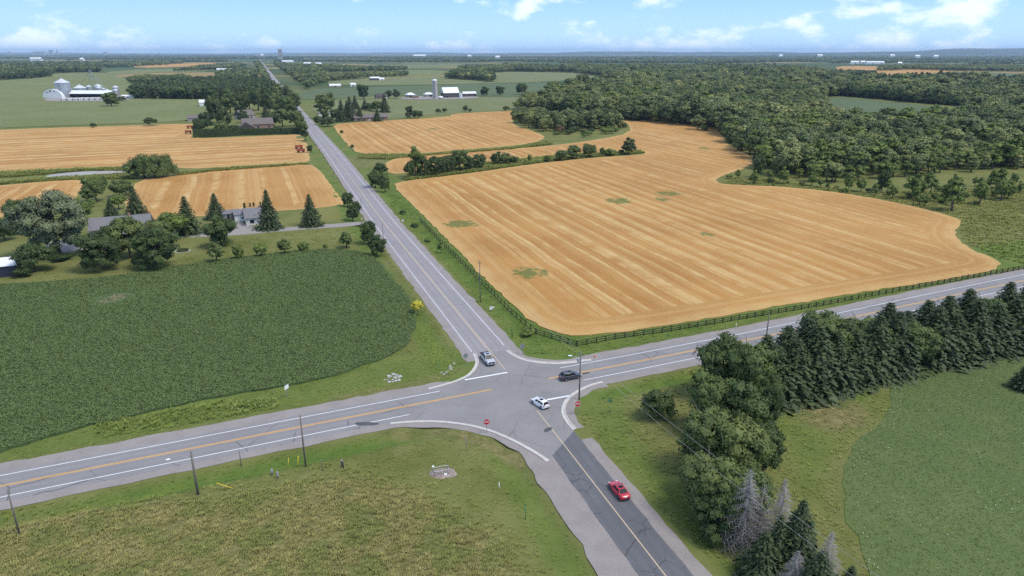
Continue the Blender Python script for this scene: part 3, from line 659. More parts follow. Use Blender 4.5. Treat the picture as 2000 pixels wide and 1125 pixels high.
T('lshrub', 178, 404, 16, 18, 'bush', 'small pale bush at the near end of the left lawn-strip row', 'bush')
T('broad', 234, 384, 32, 33, 'lawn_tree', 'round tree on the right side of the lawn strip')
T('dark', 248, 380, 26, 20, 'lawn_tree', 'dark narrow tree behind the round one right of the lawn strip')
T('light', 233, 409, 30, 28, 'lawn_tree', 'pale green tree with bare trunk near the small spruce')
T('spruce', 219, 427, 38, 26, 'spruce_tree', 'small spruce behind the grey-roofed house')
T('spruce', 269, 434, 68, 40, 'spruce_tree', 'spruce rising right behind the grey-roofed house')
T('spruce', 369, 456, 70, 40, 'spruce_tree', 'spruce standing alone between house thicket and round dark tree')
T('spruce', 423, 427, 48, 32, 'spruce_tree', 'spruce behind the round dark tree, left of the garden shed')
T('spruce', 527, 447, 74, 36, 'spruce_tree', 'tallest spruce, standing right of the small white house')
T('spruce', 608, 441, 60, 32, 'spruce_tree', 'lone spruce on the lawn nearest to the road')
T('dark', 204, 527, 70, 80, 'yard_tree', 'broad dark tree in front of the grey-roofed house, left one')
T('broad', 256, 503, 80, 64, 'yard_tree', 'tree with bright green top in front of the grey roof')
T('dark', 222, 500, 66, 54, 'yard_tree', 'dark tree between the two big trees before the grey roof')
T('dark', 312, 524, 80, 76, 'yard_tree', 'large dark tree right of the grey-roofed house')
T('shrub', 288, 525, 34, 50, 'bush', 'dark bush at the foot of the large tree right of the house', 'bush')
T('light', 338, 466, 50, 58, 'yard_tree', 'light green tree behind the large dark tree right of the house')
T('broad', 310, 480, 50, 50, 'yard_tree', 'green tree right behind the thicket by the house')
T('dark', 432, 480, 58, 56, 'lawn_tree', 'round dark tree overhanging the gravel drive')
for i, (x, y, h, w, k) in enumerate([(423, 511, 34, 24, 'sapling'), (466, 506, 24, 16, 'light'), (510, 501, 22, 19, 'lshrub'), (556, 496, 26, 19, 'sapling'), (594, 491, 16, 16, 'lshrub'), (636, 487, 9, 7, 'lshrub'), (677, 484, 27, 20, 'sapling')]):
    T(k, x, y, h * 1.15, w * 1.3, 'sapling', f'{ORD[i]} sapling from the left in the row behind the soybean field', 'sapling', 'saplings along the soybean field')
T('dark', 737, 499, 44, 34, 'roadside_tree', 'round dark roadside tree nearest to the camera, left of the road')
T('dark', 719, 476, 46, 32, 'roadside_tree', 'dark roadside tree just behind the nearest one by the drive')
T('dark', 679, 402, 28, 21, 'roadside_tree', 'small round roadside tree at the stubble field corner')
T('dark', 689, 430, 32, 24, 'roadside_tree', 'round roadside tree beyond the drive, front one of a pair')
T('broad', 696, 421, 30, 20, 'roadside_tree', 'roadside tree beyond the drive, rear one of a pair')
T('yellow', 815, 613, 30, 22, 'young_tree', 'small yellow-leaved tree on the grass verge by the soybean field')
for i, (x, y, h, w) in enumerate([(485, 437, 17, 5), (490, 438, 16, 5), (499, 438, 18, 6), (505, 438, 17, 5), (511, 437, 16, 5)]):
    T('cedar', x, y, h, w, 'cedar', f'{ORD[i]} slim cedar from the left along the front wall of the white house', 'cedar', 'cedars before the white house')
for i, (x, y, h, w) in enumerate([(479, 415, 19, 5), (489, 404, 8, 4), (496, 404, 9, 4), (509, 405, 11, 4), (514, 405, 10, 3), (518, 405, 9, 3)]):
    T('cedar', x, y, h, w, 'cedar', f'{ORD[i]} slim cedar from the left behind the white house', 'cedar', 'cedars behind the white house')
T('willow', 282, 347, 46, 62, 'willow_tree', 'left half of the big weeping willow beside the pond')
T('willow', 314, 345, 46, 58, 'willow_tree', 'right one of two weeping willows beside the pond')
T('shrub', 183, 249, 9, 12, 'bush', 'small bush on the field edge below the grain bins', 'bush')
T('shrub', 294, 246, 17, 24, 'bush', 'round bush on the field edge left of the farm wagons', 'bush')
T('broad', 218, 208, 26, 30, 'pine_tree', 'ragged dark tree in the field before the cattle shed')
T('shrub', 238, 198, 10, 16, 'bush', 'dark bush beside the small grain bin', 'bush')
# --- hedge row in the middle of the stubble
HR = [(812, 346, 58, 28, 'airy'), (800, 350, 36, 22, 'shrub'), (826, 345, 40, 26, 'dark'), (850, 343, 36, 38, 'dark'), (874, 338, 34, 34, 'shrub'), (898, 334, 42, 42, 'broad'), (916, 332, 24, 30, 'shrub'), (936, 329, 27, 26, 'dark'), (970, 322, 25, 24, 'dark'), (986, 321, 22, 26, 'broad'), (1003, 320, 15, 18, 'shrub'), (1026, 319, 8, 6, 'airy'), (1034, 318, 16, 8, 'light'), (1069, 316, 13, 14, 'light'), (1095, 314, 20, 24, 'broad'), (1120, 311, 27, 26, 'broad'), (1150, 307, 25, 28, 'broad'), (1176, 304, 16, 10, 'dark'), (1190, 304, 14, 24, 'lshrub'), (1228, 302, 32, 26, 'dark'), (1213, 301, 9, 10, 'shrub')]
for i, (x, y, h, w, k) in enumerate(sorted(HR)):
    T(k, x, y, h, w, 'hedgerow_tree', f'{ORD[i]} tree from the road end of the hedgerow between stubble fields', 'tree', 'hedgerow trees')
T('dark', 733, 366, 34, 27, 'roadside_tree', 'dark roadside tree at the near corner of the stubble field')
T('broad', 752, 374, 38, 22, 'roadside_tree', 'thin tree right beside the dark one at the stubble corner')
T('shrub', 745, 340, 22, 26, 'bush', 'dark bush on the right road verge before the hedgerow', 'bush')
T('wood', 1362, 253, 28, 28, 'field_tree', 'lone tree on a green island in the far stubble')
T('lshrub', 1374, 255, 10, 18, 'bush', 'pale bush beside the lone tree in the far stubble', 'bush')
# --- around the central farm and bungalows
for x, y, h, w, k, l in [(710, 194, 28, 23, 'dark', 'lone round tree in the field left of the central farm'), (759, 192, 15, 14, 'dark', 'left one of two trees beside the dark farmhouse'), (774, 193, 18, 15, 'dark', 'right one of two trees beside the dark farmhouse'), (946, 187, 17, 18, 'dark', 'round tree nearest to the right barn'), (977, 186, 17, 18, 'dark', 'round tree between the two others right of the barns'), (1019, 185, 21, 21, 'dark', 'last round tree right of the barns'),
        (632, 232, 46, 30, 'poplar', 'tall leafy tree by the road at the bungalow drive'), (646, 222, 40, 22, 'broad', 'tree just behind the tall one at the bungalow drive'), (656, 236, 22, 20, 'dark', 'dark tree low at the bungalow drive'), (640, 247, 18, 26, 'shrub', 'round bush at the roadside corner of the stubble'), (623, 244, 18, 18, 'shrub', 'bush at the foot of the tall roadside tree'),
        (668, 238, 40, 20, 'spruce', 'spruce left of the bungalow, front row'), (685, 236, 44, 24, 'spruce', 'widest spruce left of the bungalow'), (678, 222, 24, 12, 'spruce', 'spruce in the rear row behind the bungalow drive'), (703, 236, 26, 16, 'spruce', 'short spruce touching the bungalow'), (694, 214, 26, 14, 'spruce', 'pointed spruce left above the bungalow'), (713, 214, 18, 14, 'spruce', 'pointed spruce behind the middle of the bungalow'), (722, 216, 14, 24, 'shrub', 'hedge-like bush behind the bungalow'), (737, 218, 20, 24, 'broad', 'rounded tree behind the bungalow roof'), (752, 220, 34, 16, 'spruce', 'tall spruce right behind the bungalow'), (737, 237, 22, 15, 'spruce', 'spruce in front of the bungalow wall'), (796, 232, 22, 8, 'cedar', 'left one of two slim conifers in the gap of the stubble'), (802, 230, 22, 9, 'cedar', 'right one of two slim conifers in the gap of the stubble'), (815, 231, 15, 22, 'shrub', 'dark bush in the gap above the stubble'), (856, 221, 9, 11, 'shrub', 'left one of two bushes on the far stubble edge'), (868, 220, 9, 11, 'shrub', 'right one of two bushes on the far stubble edge'), (909, 218, 12, 11, 'dark', 'small tree on the far stubble edge'), (918, 219, 7, 7, 'shrub', 'tiny bush beside the small tree on the far stubble edge'), (988, 217, 10, 14, 'shrub', 'bush on the far stubble edge left of the thicket')]:
    T(k, x, y, h, w, {'spruce': 'spruce_tree', 'cedar': 'cedar', 'shrub': 'bush'}.get(k, 'farm_tree'), l, {'spruce': 'tree', 'cedar': 'cedar', 'shrub': 'bush'}.get(k, 'tree'))
# --- walled garden left of the road
GARD = [(390, 262, 30, 22, 'shrub'), (402, 256, 36, 26, 'dark'), (424, 242, 50, 30, 'dark'), (415, 222, 34, 24, 'broad'), (440, 252, 40, 30, 'dark'), (432, 262, 26, 28, 'broad'), (450, 222, 40, 34, 'broad'), (470, 226, 44, 32, 'dark'), (488, 214, 36, 30, 'broad'), (505, 216, 42, 32, 'wood'), (526, 222, 46, 30, 'dark'), (545, 226, 44, 34, 'broad'), (565, 232, 42, 34, 'broad'), (552, 248, 34, 30, 'wood'), (535, 246, 24, 20, 'broad'), (578, 246, 30, 28, 'broad'), (590, 262, 34, 22, 'broad'), (456, 264, 20, 24, 'dark'), (476, 240, 24, 20, 'dark'), (520, 236, 30, 16, 'spruce'), (575, 218, 38, 26, 'broad'), (560, 205, 36, 26, 'wood'), (545, 198, 34, 26, 'wood')]
for i, (x, y, h, w, k) in enumerate(sorted(GARD)):
    T(k, x, y, h, w, 'garden_tree', f'{ORD[i]} tree from the left around the brown-roofed houses by the road', 'tree', 'trees around the brown-roofed houses')
T('dark', 605, 298, 14, 12, 'bush', 'dark round bush on the verge right of the parked wagons', 'bush')
T('sapling', 597, 275, 32, 16, 'roadside_tree', 'thin roadside tree at the hedge end')
# --- corner thicket and spruce screen on the right
T('shrub', 1285, 815, 60, 64, 'bush', 'solitary round bush on the grass at the junction corner', 'bush')
TH = [(1392, 772, 118, 86, 'dark'), (1440, 790, 122, 84, 'broad'), (1372, 842, 112, 84, 'broad'), (1425, 862, 118, 90, 'dark'), (1478, 838, 104, 60, 'dark'), (1362, 918, 122, 92, 'broad'), (1424, 940, 124, 92, 'broad'), (1474, 930, 104, 66, 'dark'), (1364, 1000, 118, 96, 'broad'), (1420, 1030, 128, 96, 'broad'), (1338, 958, 72, 56, 'broad'), (1452, 1000, 92, 66, 'broad'), (1382, 1050, 100, 80, 'dark')]
for i, (x, y, h, w, k) in enumerate(sorted(TH, key=lambda a: a[1])):
    T(k, x + 14, y, h * 1.05, w * 1.10, 'thicket_tree', f'{ORD[i]} leafy tree counted from the crossing down the corner thicket', 'tree', 'corner thicket trees')
for x, y, h, w, l in [(1448, 1066, 168, 82, 'tallest bare grey dead spruce at the thicket end'), (1514, 1078, 160, 74, 'bare grey dead spruce right of the tallest dead one'), (1606, 1150, 128, 60, 'grey dead spruce nearest to the clover field'), (1546, 1168, 110, 70, 'low grey dead spruce at the bottom edge'), (1478, 1052, 120, 60, 'grey dead spruce between the two tall dead ones')]:
    T('snag', x, y, h, w, 'dead_spruce', l, 'dead tree')
for x, y, h, w, l in [(1550, 1112, 150, 84, 'dark living spruce among the dead ones'), (1486, 1128, 110, 80, 'dark living spruce below the tallest dead one'), (1512, 1112, 120, 56, 'slim living spruce between the dead ones'), (1590, 1190, 130, 90, 'living spruce cut by the bottom edge'), (1650, 1190, 96, 60, 'small spruce at the bottom edge by the clover')]:
    T('spruce', x, y, h, w, 'spruce_tree', l)
row = []
for i in range(30):
    t = i / 29; x = 1488 + t * 560; y = 764 - t * 124 + (12 if i % 2 else -8); row.append((x, y, (120 - 30 * t) * random.uniform(.80, 1.10), (74 - 16 * t) * random.uniform(.9, 1.15)))
for i, (x, y, h, w) in enumerate(row):
    T('spruce' if i not in (6, 10, 15, 22) else 'broad', x, y, h, w * 1.28, 'screen_spruce' if i not in (6, 10, 15, 22) else 'screen_tree', f'{ORD[i]} tree from the left in the dense dark row along the road', 'tree', 'dark row of conifers along the road')
T('spruce', 1612, 756, 52, 36, 'young_spruce', 'young pale spruce in front of the dark row')
T('lshrub', 1682, 742, 34, 38, 'bush', 'small leafy bush in front of the dark row', 'bush')
T('light', 1925, 672, 48, 66, 'bush', 'bright green wide tree in front of the dark row', 'tree')
T('spruce', 2000, 760, 60, 44, 'young_spruce', 'young spruce at the right photo edge in the clover')

for x, y, h, w, k, l in [(1030, 652, 14, 26, 'lshrub', 'leafy bush against the fence at the cut field corner'), (862, 492, 24, 14, 'airy', 'thin half-bare young tree on the right verge'), (810, 442, 10, 14, 'shrub', 'dark low bush on the right verge by the fence'), (786, 416, 9, 13, 'shrub', 'small dark bush on the right verge farther up'), (835, 470, 8, 14, 'lshrub', 'low pale bush on the right verge before the thin tree'), (688, 290, 8, 8, 'shrub', 'tiny bush on the verge beside the far stubble'), (668, 262, 8, 7, 'shrub', 'tiny dark bush at the far stubble corner'), (120, 508, 12, 38, 'shrub', 'flower bed bushes at the foot of the large maple')]:
    T(k, x, y, h, w, 'bush' if 'shrub' in k else 'young_tree', l, 'bush' if 'shrub' in k else 'tree')
# --- scattered instances: what nobody could count
SRC = bpy.data.collections.new('scatter_sources')
def gn_scatter(name, pts, sizes, rots, picks, coll, label=None, extra=None):
    me = bpy.data.meshes.new(name); V = np.asarray(pts, np.float32); me.vertices.add(len(V)); me.vertices.foreach_set('co', V.ravel())
    a = me.attributes.new('size', 'FLOAT_VECTOR', 'POINT'); a.data.foreach_set('vector', np.asarray(sizes, np.float32).ravel())
    fattr(me, 'spin', rots); a = me.attributes.new('pick', 'INT', 'POINT'); a.data.foreach_set('value', np.asarray(picks, np.int32))
    for k, v in (extra or {}).items(): fattr(me, k, v)
    o = link(name, me); ng = bpy.data.node_groups.new(name, 'GeometryNodeTree')
    ng.interface.new_socket('Geometry', in_out='INPUT', socket_type='NodeSocketGeometry'); ng.interface.new_socket('Geometry', in_out='OUTPUT', socket_type='NodeSocketGeometry')
    gi, go = N(ng, 'NodeGroupInput'), N(ng, 'NodeGroupOutput')
    m2p = N(ng, 'GeometryNodeMeshToPoints', {'Mesh': gi.outputs[0]})
    ci = N(ng, 'GeometryNodeCollectionInfo', {'Collection': coll, 'Separate Children': True, 'Reset Children': True})
    na = lambda n, t: N(ng, 'GeometryNodeInputNamedAttribute', {'Name': n}, data_type=t).outputs[0]
    rot = N(ng, 'ShaderNodeCombineXYZ', {2: na('spin', 'FLOAT')})
    ip = N(ng, 'GeometryNodeInstanceOnPoints', {'Points': m2p.outputs[0], 'Instance': ci.outputs[0], 'Pick Instance': True, 'Instance Index': na('pick', 'INT'), 'Rotation': rot.outputs[0], 'Scale': na('size', 'FLOAT_VECTOR')})
    ng.links.new(ip.outputs[0], go.inputs[0])
    md = o.modifiers.new('scatter', 'NODES'); md.node_group = ng
    return tag(o, label, kind='stuff')
def source_coll(name, meshes):
    c = bpy.data.collections.new(name)
    for i, me in enumerate(meshes): c.objects.link(bpy.data.objects.new(f'{name}_{i:02d}', me))
    return c
def joined(cm, tm):                                    # crown + trunk in one mesh for the far woods
    if tm is None: return cm
    me = cm.copy(); bm = bmesh.new(); bm.from_mesh(me); n0 = len(bm.faces); bm.from_mesh(tm); bm.faces.ensure_lookup_table()
    for f in bm.faces[n0:]: f.material_index = 1
    bm.to_mesh(me); bm.free(); me.materials.append(BARK); return me
far_pr = [broad(200 + i, LEAF['wood'], 16, 22, .10, .38, .46, .52, 0, .9, .19)[0] for i in range(4)] + [broad(210 + i, LEAF['dark'], 16, 22, .10, .40, .46, .52, 0, .9, .19)[0] for i in range(2)] + [spruce(220 + i, LEAF['spruce'], 14, 7, 3, .26)[0] for i in range(2)]
for me in far_pr[6:]: 
    pass
C_FAR = source_coll('far_tree', far_pr)
mid_pr = [c for c, t in PR['wood']] + [c for c, t in PR['airy']] + [c for c, t in PR['poplar']] + [c for c, t in PR['spruce'][:2]]
C_MID = source_coll('mid_tree', mid_pr)                # 0-4 wood, 5-7 airy, 8-10 poplar, 11-12 spruce
def scatter_poly(px, area, jitter_seed=0, world=False, cap=20000):
    poly = np.array(px, float) if world else GP(px); lo, hi = poly.min(0), poly.max(0); s = math.sqrt(area)
    cnt = (hi[0] - lo[0]) * (hi[1] - lo[1]) / area
    if cnt > 400000: s *= math.sqrt(cnt / 400000)
    rng = np.random.default_rng(jitter_seed + 77)
    gx, gy = np.meshgrid(np.arange(lo[0], hi[0], s), np.arange(lo[1], hi[1], s)); Q = np.column_stack([gx.ravel(), gy.ravel()]) + rng.uniform(-.48, .48, (gx.size, 2)) * s
    Q = Q[inside(Q, poly)]
    return Q if len(Q) < cap else Q[rng.choice(len(Q), cap, False)]
CLEAR = GP([(1590, 194), (1640, 187), (1700, 192), (1770, 199), (1900, 210), (1960, 222), (1900, 240), (1790, 250), (1690, 254), (1620, 240)])
WOODS = [([(1008, 214), (1100, 222), (1200, 234), (1300, 241), (1400, 253), (1418, 276), (1442, 296), (1475, 312), (1478, 330), (1520, 346), (1580, 358), (1660, 356), (1760, 348), (1900, 336), (2040, 330), (2400, 345), (2400, 215), (2000, 200), (1800, 188), (1600, 176), (1300, 178), (1110, 183), (1060, 196)], 74, (10, 20), 'mixed'),
         ([(1110, 184), (1300, 180), (1600, 178), (1640, 188), (1800, 203), (2000, 210), (2400, 230), (2400, 178), (2000, 172), (1700, 168), (1640, 162), (1500, 155), (1300, 160), (1190, 168)], 95, (16, 23), 'hard'),
         ([(900, 146), (1000, 140), (1120, 142), (1190, 153), (1300, 162), (1500, 155), (1640, 160), (1660, 152), (1600, 143), (1560, 136), (1480, 132), (1300, 133), (1000, 132), (900, 138)], 190, (13, 19), 'far'),
         ([(1690, 180), (2000, 186), (2400, 200), (2400, 176), (2000, 169), (1720, 167)], 60, (17, 22), 'pine')]
def wooded(kind, n, rng):
    if kind == 'mixed': return rng.choice([0, 1, 2, 3, 4, 5, 6, 8, 9, 10], n, p=[.11, .11, .11, .11, .08, .08, .08, .11, .11, .10])
    if kind == 'hard': return rng.choice([0, 1, 2, 3, 4], n)
    if kind == 'pine': return rng.choice([11, 12, 0], n, p=[.45, .45, .1])
    return rng.choice([0, 1, 2, 3, 4, 8], n)
cand = []
for wi, (px, area, (h0, h1), kind) in enumerate(WOODS):
    Q = scatter_poly(px, area, wi); Q = Q[~inside(Q, CLEAR)]; rng = np.random.default_rng(wi + 5)
    if wi == 0:
        e = GP([(1460, 345), (1560, 365), (1700, 372), (1900, 352), (2100, 350)]); dd = segdist(Q, e, False)
    hh = rng.uniform(h0, h1, len(Q)); pk = wooded(kind, len(Q), rng)
    nz = np.sin(Q[:, 0] * .021 + 1.3 * np.sin(Q[:, 1] * .013)) * np.sin(Q[:, 1] * .017 + .7 * np.sin(Q[:, 0] * .019)); hh *= (1 + .22 * nz) * np.where(rng.random(len(Q)) < .10, 1.3, 1) * np.where(rng.random(len(Q)) < .15, .6, 1)
    if wi == 0: hh *= .55 + .45 * sstep(dd, 5, 70); pk = np.where((dd < 60) & (rng.random(len(Q)) < .55), rng.choice([5, 6, 7], len(Q)), pk)
    for q, h, k in zip(Q, hh, pk): cand.append((q[0], q[1], h, h * rng.uniform(.6, .95) * (.72 if k in (8, 9, 10) else 1) * (.85 if k > 10 else 1), k, wi))
cand.sort(key=lambda c: math.hypot(c[0], c[1])); print('woods', len(cand))
KN = ['wood'] * 5 + ['airy'] * 3 + ['poplar'] * 3 + ['spruce'] * 2
KL = {'wood': 'bushy green tree at the near edge of the large wood', 'airy': 'thin pale green young tree at the near edge of the large wood', 'poplar': 'narrow upright tree at the near edge of the large wood', 'spruce': 'conifer in the large wood'}
ind, rest = [], []
for c in cand:
    u = 1000 + FPX * c[0] / (c[1] * CP + CAM_H * SP)
    (ind if len(ind) < 290 and -20 < u < 2010 else rest).append(c)
for x, y, h, w, k, wi in ind: plant(KN[k], (x, y), h, w, 'woodland_tree', KL[KN[k]], 'tree', 'near trees of the large wood: ' + KN[k].replace('wood', 'bushy').replace('airy', 'pale'))
Rr = np.array([(c[0], c[1], -.05) for c in rest]); hs = np.array([c[2] for c in rest]); ws = np.array([c[3] for c in rest]); ks = np.array([c[4] for c in rest])
def unit_r(me):
    co = np.empty(len(me.vertices) * 3, np.float32); me.vertices.foreach_get('co', co); co = co.reshape(-1, 3); return np.percentile(np.hypot(co[:, 0], co[:, 1]), 85), co[:, 2].max()
mr = np.array([unit_r(m) for m in mid_pr]); sx = ws / (2 * mr[ks, 0])
gn_scatter('forest', Rr, np.column_stack([sx, sx, hs / mr[ks, 1]]), RNG.uniform(0, 6.28, len(Rr)), ks, C_MID, 'unbroken green woodland filling the right half behind the stubble')
# thicket in the stubble, rough meadow trees on the right
TK = RNG.permutation(scatter_poly([(1004, 240), (1030, 250), (1075, 262), (1130, 270), (1190, 262), (1222, 250), (1205, 236), (1120, 226), (1010, 228)], 70, 3))
for i, q in enumerate(TK[:150]):
    big = segdist([q], GP([(1015, 238), (1060, 248), (1130, 246)]), False)[0] < 42; k = random.choice(['wood', 'poplar', 'wood'] if big else ['lshrub', 'shrub', 'lshrub'])
    h = random.uniform(11, 16) if big else random.uniform(2.5, 5); plant(k, q, h, h * (random.uniform(.55, .75) if big else 1.5), 'thicket_tree' if big else 'thicket_bush', 'tree inside the thicket surrounded by stubble' if big else 'low bush on the rim of the thicket in the stubble', 'tree' if big else 'bush', 'thicket trees in the stubble' if big else 'thicket bushes in the stubble')
T('brown', 1093, 262, 16, 20, 'bush', 'reddish brown bush in the front of the stubble thicket', 'bush')
RM = scatter_poly([(1420, 348), (1500, 352), (1600, 362), (1720, 372), (1850, 366), (2010, 355), (2010, 385), (1900, 400), (1800, 404), (1700, 385), (1580, 366), (1480, 362)], 60, 9)
def ordinal(i):
    tens = ['', '', 'twenty', 'thirty', 'forty', 'fifty', 'sixty', 'seventy']
    if i < len(ORD): return ORD[i]
    t, u = divmod(i + 1, 10); return tens[t] + '-' + ORD[u - 1] if u else tens[t][:-1] + 'ieth'
col_px = lambda q: FPX * q[0] / (q[1] * CP + CAM_H * SP)
cnt = {'tree': 0, 'bush': 0}
for q in sorted(RNG.permutation(RM)[:78], key=col_px):
    k = random.choice(['airy', 'airy', 'light', 'lshrub', 'shrub', 'lshrub']); c = 'bush' if 'shrub' in k else 'tree'; h = random.uniform(4, 10) if c == 'tree' else random.uniform(1.4, 3)
    plant(k, q, h, h * (random.uniform(.5, .7) if c == 'tree' else 1.5), 'meadow_' + c, f'{ordinal(cnt[c])} pale young tree from the left on the rough meadow before the wood' if c == 'tree' else f'{ordinal(cnt[c])} low bush from the left on the rough meadow before the wood', c, 'young trees on the rough meadow' if c == 'tree' else 'bushes on the rough meadow'); cnt[c] += 1
for x, y, h, w, l in [(1480, 347, 40, 24, 'dark young tree at the tip of the meadow by the stubble'), (1722, 372, 38, 22, 'dark slim tree standing out of the meadow'), (1780, 388, 50, 30, 'slender tree in the middle of the rough meadow'), (1858, 412, 60, 44, 'largest pale tree on the rough meadow'), (1912, 400, 44, 26, 'pale tree right of the largest one on the meadow'), (1945, 368, 40, 30, 'pale tree far right on the meadow')]:
    T('airy' if 'pale' in l or 'slender' in l else 'dark', x, y, h, w, 'meadow_tree', l)

# far belts of trees
BELT = [  # px polygon of the bases, m2 per tree, heights, picks
    ([(258, 193), (330, 194), (446, 194), (532, 190), (556, 176), (520, 168), (430, 164), (330, 166), (300, 178), (262, 184)], 70, (14, 20), [6, 7, 6, 5, 4]),
    ([(250, 163), (300, 163), (380, 160), (360, 153), (260, 155)], 150, (9, 14), [0, 1, 2]),
    ([(-200, 170), (0, 157), (98, 150), (100, 143), (200, 141), (190, 132), (0, 133), (-200, 140)], 150, (14, 20), [0, 4, 5, 6]),
    ([(530, 188), (556, 192), (575, 200), (566, 186), (552, 168), (535, 150), (522, 132), (512, 122), (498, 122), (506, 140), (520, 160), (540, 180)], 220, (11, 18), [0, 1, 2, 4]),
    ([(600, 176), (588, 190), (578, 180), (562, 160), (545, 142), (600, 140), (640, 146), (640, 162), (610, 168)], 300, (11, 17), [0, 1, 2, 4, 3]),
    ([(640, 160), (720, 152), (790, 150), (800, 146), (700, 146), (640, 150)], 260, (10, 15), [0, 1, 2]),
    ([(530, 140), (640, 142), (760, 140), (800, 136), (700, 134), (600, 130), (515, 124)], 420, (11, 18), [0, 1, 2, 4]),
    ([(870, 154), (905, 156), (935, 158), (965, 161), (962, 150), (925, 143), (900, 140), (885, 146)], 160, (13, 20), [4, 5, 0]),
    ([(1100, 182), (1190, 179), (1190, 172), (1110, 176)], 120, (14, 20), [4, 5]),
    ([(215, 133), (330, 127), (330, 122), (190, 126)], 700, (12, 18), [0, 1, 4]), ([(-100, 138), (200, 132), (200, 126), (-100, 128)], 900, (12, 18), [0, 4, 5]),
    ([(340, 140), (420, 138), (480, 130), (470, 126), (410, 130)], 500, (11, 16), [0, 1, 2]), ([(430, 160), (500, 156), (505, 140), (460, 138), (420, 146)], 450, (11, 16), [0, 1, 4]),
    ([(1715, 140), (1780, 137), (1850, 139), (2000, 141), (2050, 138), (1960, 132), (1800, 130), (1720, 133)], 380, (12, 18), [0, 1, 2, 3]),
    
    ([(1650, 149), (1705, 149), (1710, 145), (1655, 143)], 200, (11, 15), [4, 5])]
for k in range(95):                                    # thin hedges and woodlots out to the horizon
    y = 104.9 + 22 * random.random() ** 1.7; x = random.uniform(-250, 2200); w = random.uniform(110, 520); th = max(.22, (y - 103) * random.uniform(.04, .13)); sl = random.uniform(-.004, .004)
    if y > 112 and 420 < x + w / 2 < 560: continue
    D = CAM_H * FPX / (y - 103)
    BELT.append(([(x, y), (x + w, y + w * sl), (x + w, y - th + w * sl), (x, y - th)], 250 + D * .28, (10, 17 + D * .0004), [0, 4, 5, 0, 6]))
fp, fs_, fr, fk = [], [], [], []; ur = np.array([unit_r(m) for m in far_pr])
for i, (px, area, (h0, h1), picks) in enumerate(BELT):
    Q = scatter_poly(px, area, 40 + i, cap=3500); dn = segdist(Q, NS, False, True) if len(Q) else Q; Q = Q[(dn < -38 - np.hypot(Q[:, 0], Q[:, 1]) * .006) | (dn > 15)] if len(Q) else Q; rng = np.random.default_rng(i)
    for q in Q:
        k = picks[rng.integers(len(picks))]; h = rng.uniform(h0, h1); far_ = 1 + max(0, math.hypot(*q) - 2500) / 9000; w = h * rng.uniform(.6, .95) * (.7 if k > 5 else 1) * min(2.6, far_)
        fp.append((q[0], q[1], -.1)); fs_.append((w / (2 * ur[k, 0]), w / (2 * ur[k, 0]), h / ur[k, 1])); fr.append(rng.uniform(0, 6.28)); fk.append(k)
print('belts', len(fp))
gn_scatter('far_woods', fp, fs_, fr, fk, C_FAR, 'bluish tree belts and woodlots stretching to the horizon')
# low hills along the horizon
HILL = plain('hill_forest', (.035, .052, .024), .95, .4, .004)
for x0, x1, D, top, nm in ((1490, 2600, 15500, 96.5, 'hill'), (900, 1700, 21000, 100.0, 'hill'), (-700, 500, 24000, 102.2, 'hill'), (400, 1100, 26000, 102.0, 'hill'), (1650, 2700, 19000, 92.0, 'hill')):
    V, Fc = [], []; n = 60
    for i in range(n + 1):
        t = i / n; px = x0 + (x1 - x0) * t; env = math.sin(math.pi * t) ** .5; zt = CAM_H + (HORIZON - top) * D / FPX
        zt = zt * env * (.86 + .10 * math.sin(t * 17 + x0) + .06 * math.sin(t * 41 + D))
        for r_, zf in ((-.10, 0), (-.04, .62), (0, .95), (.03, 1.0), (.10, .6), (.18, 0)): dd = D * (1 + r_); V.append(((px - 1000) / FPX * dd * CP, dd, zt * zf - .2))
    for i in range(n): Fc += [(i * 6 + j, i * 6 + 6 + j, i * 6 + 7 + j, i * 6 + 1 + j) for j in range(5)]
    mb = MB(); mb.add(V, Fc); tag(mb.obj(nm, HILL, None, True), kind='structure')
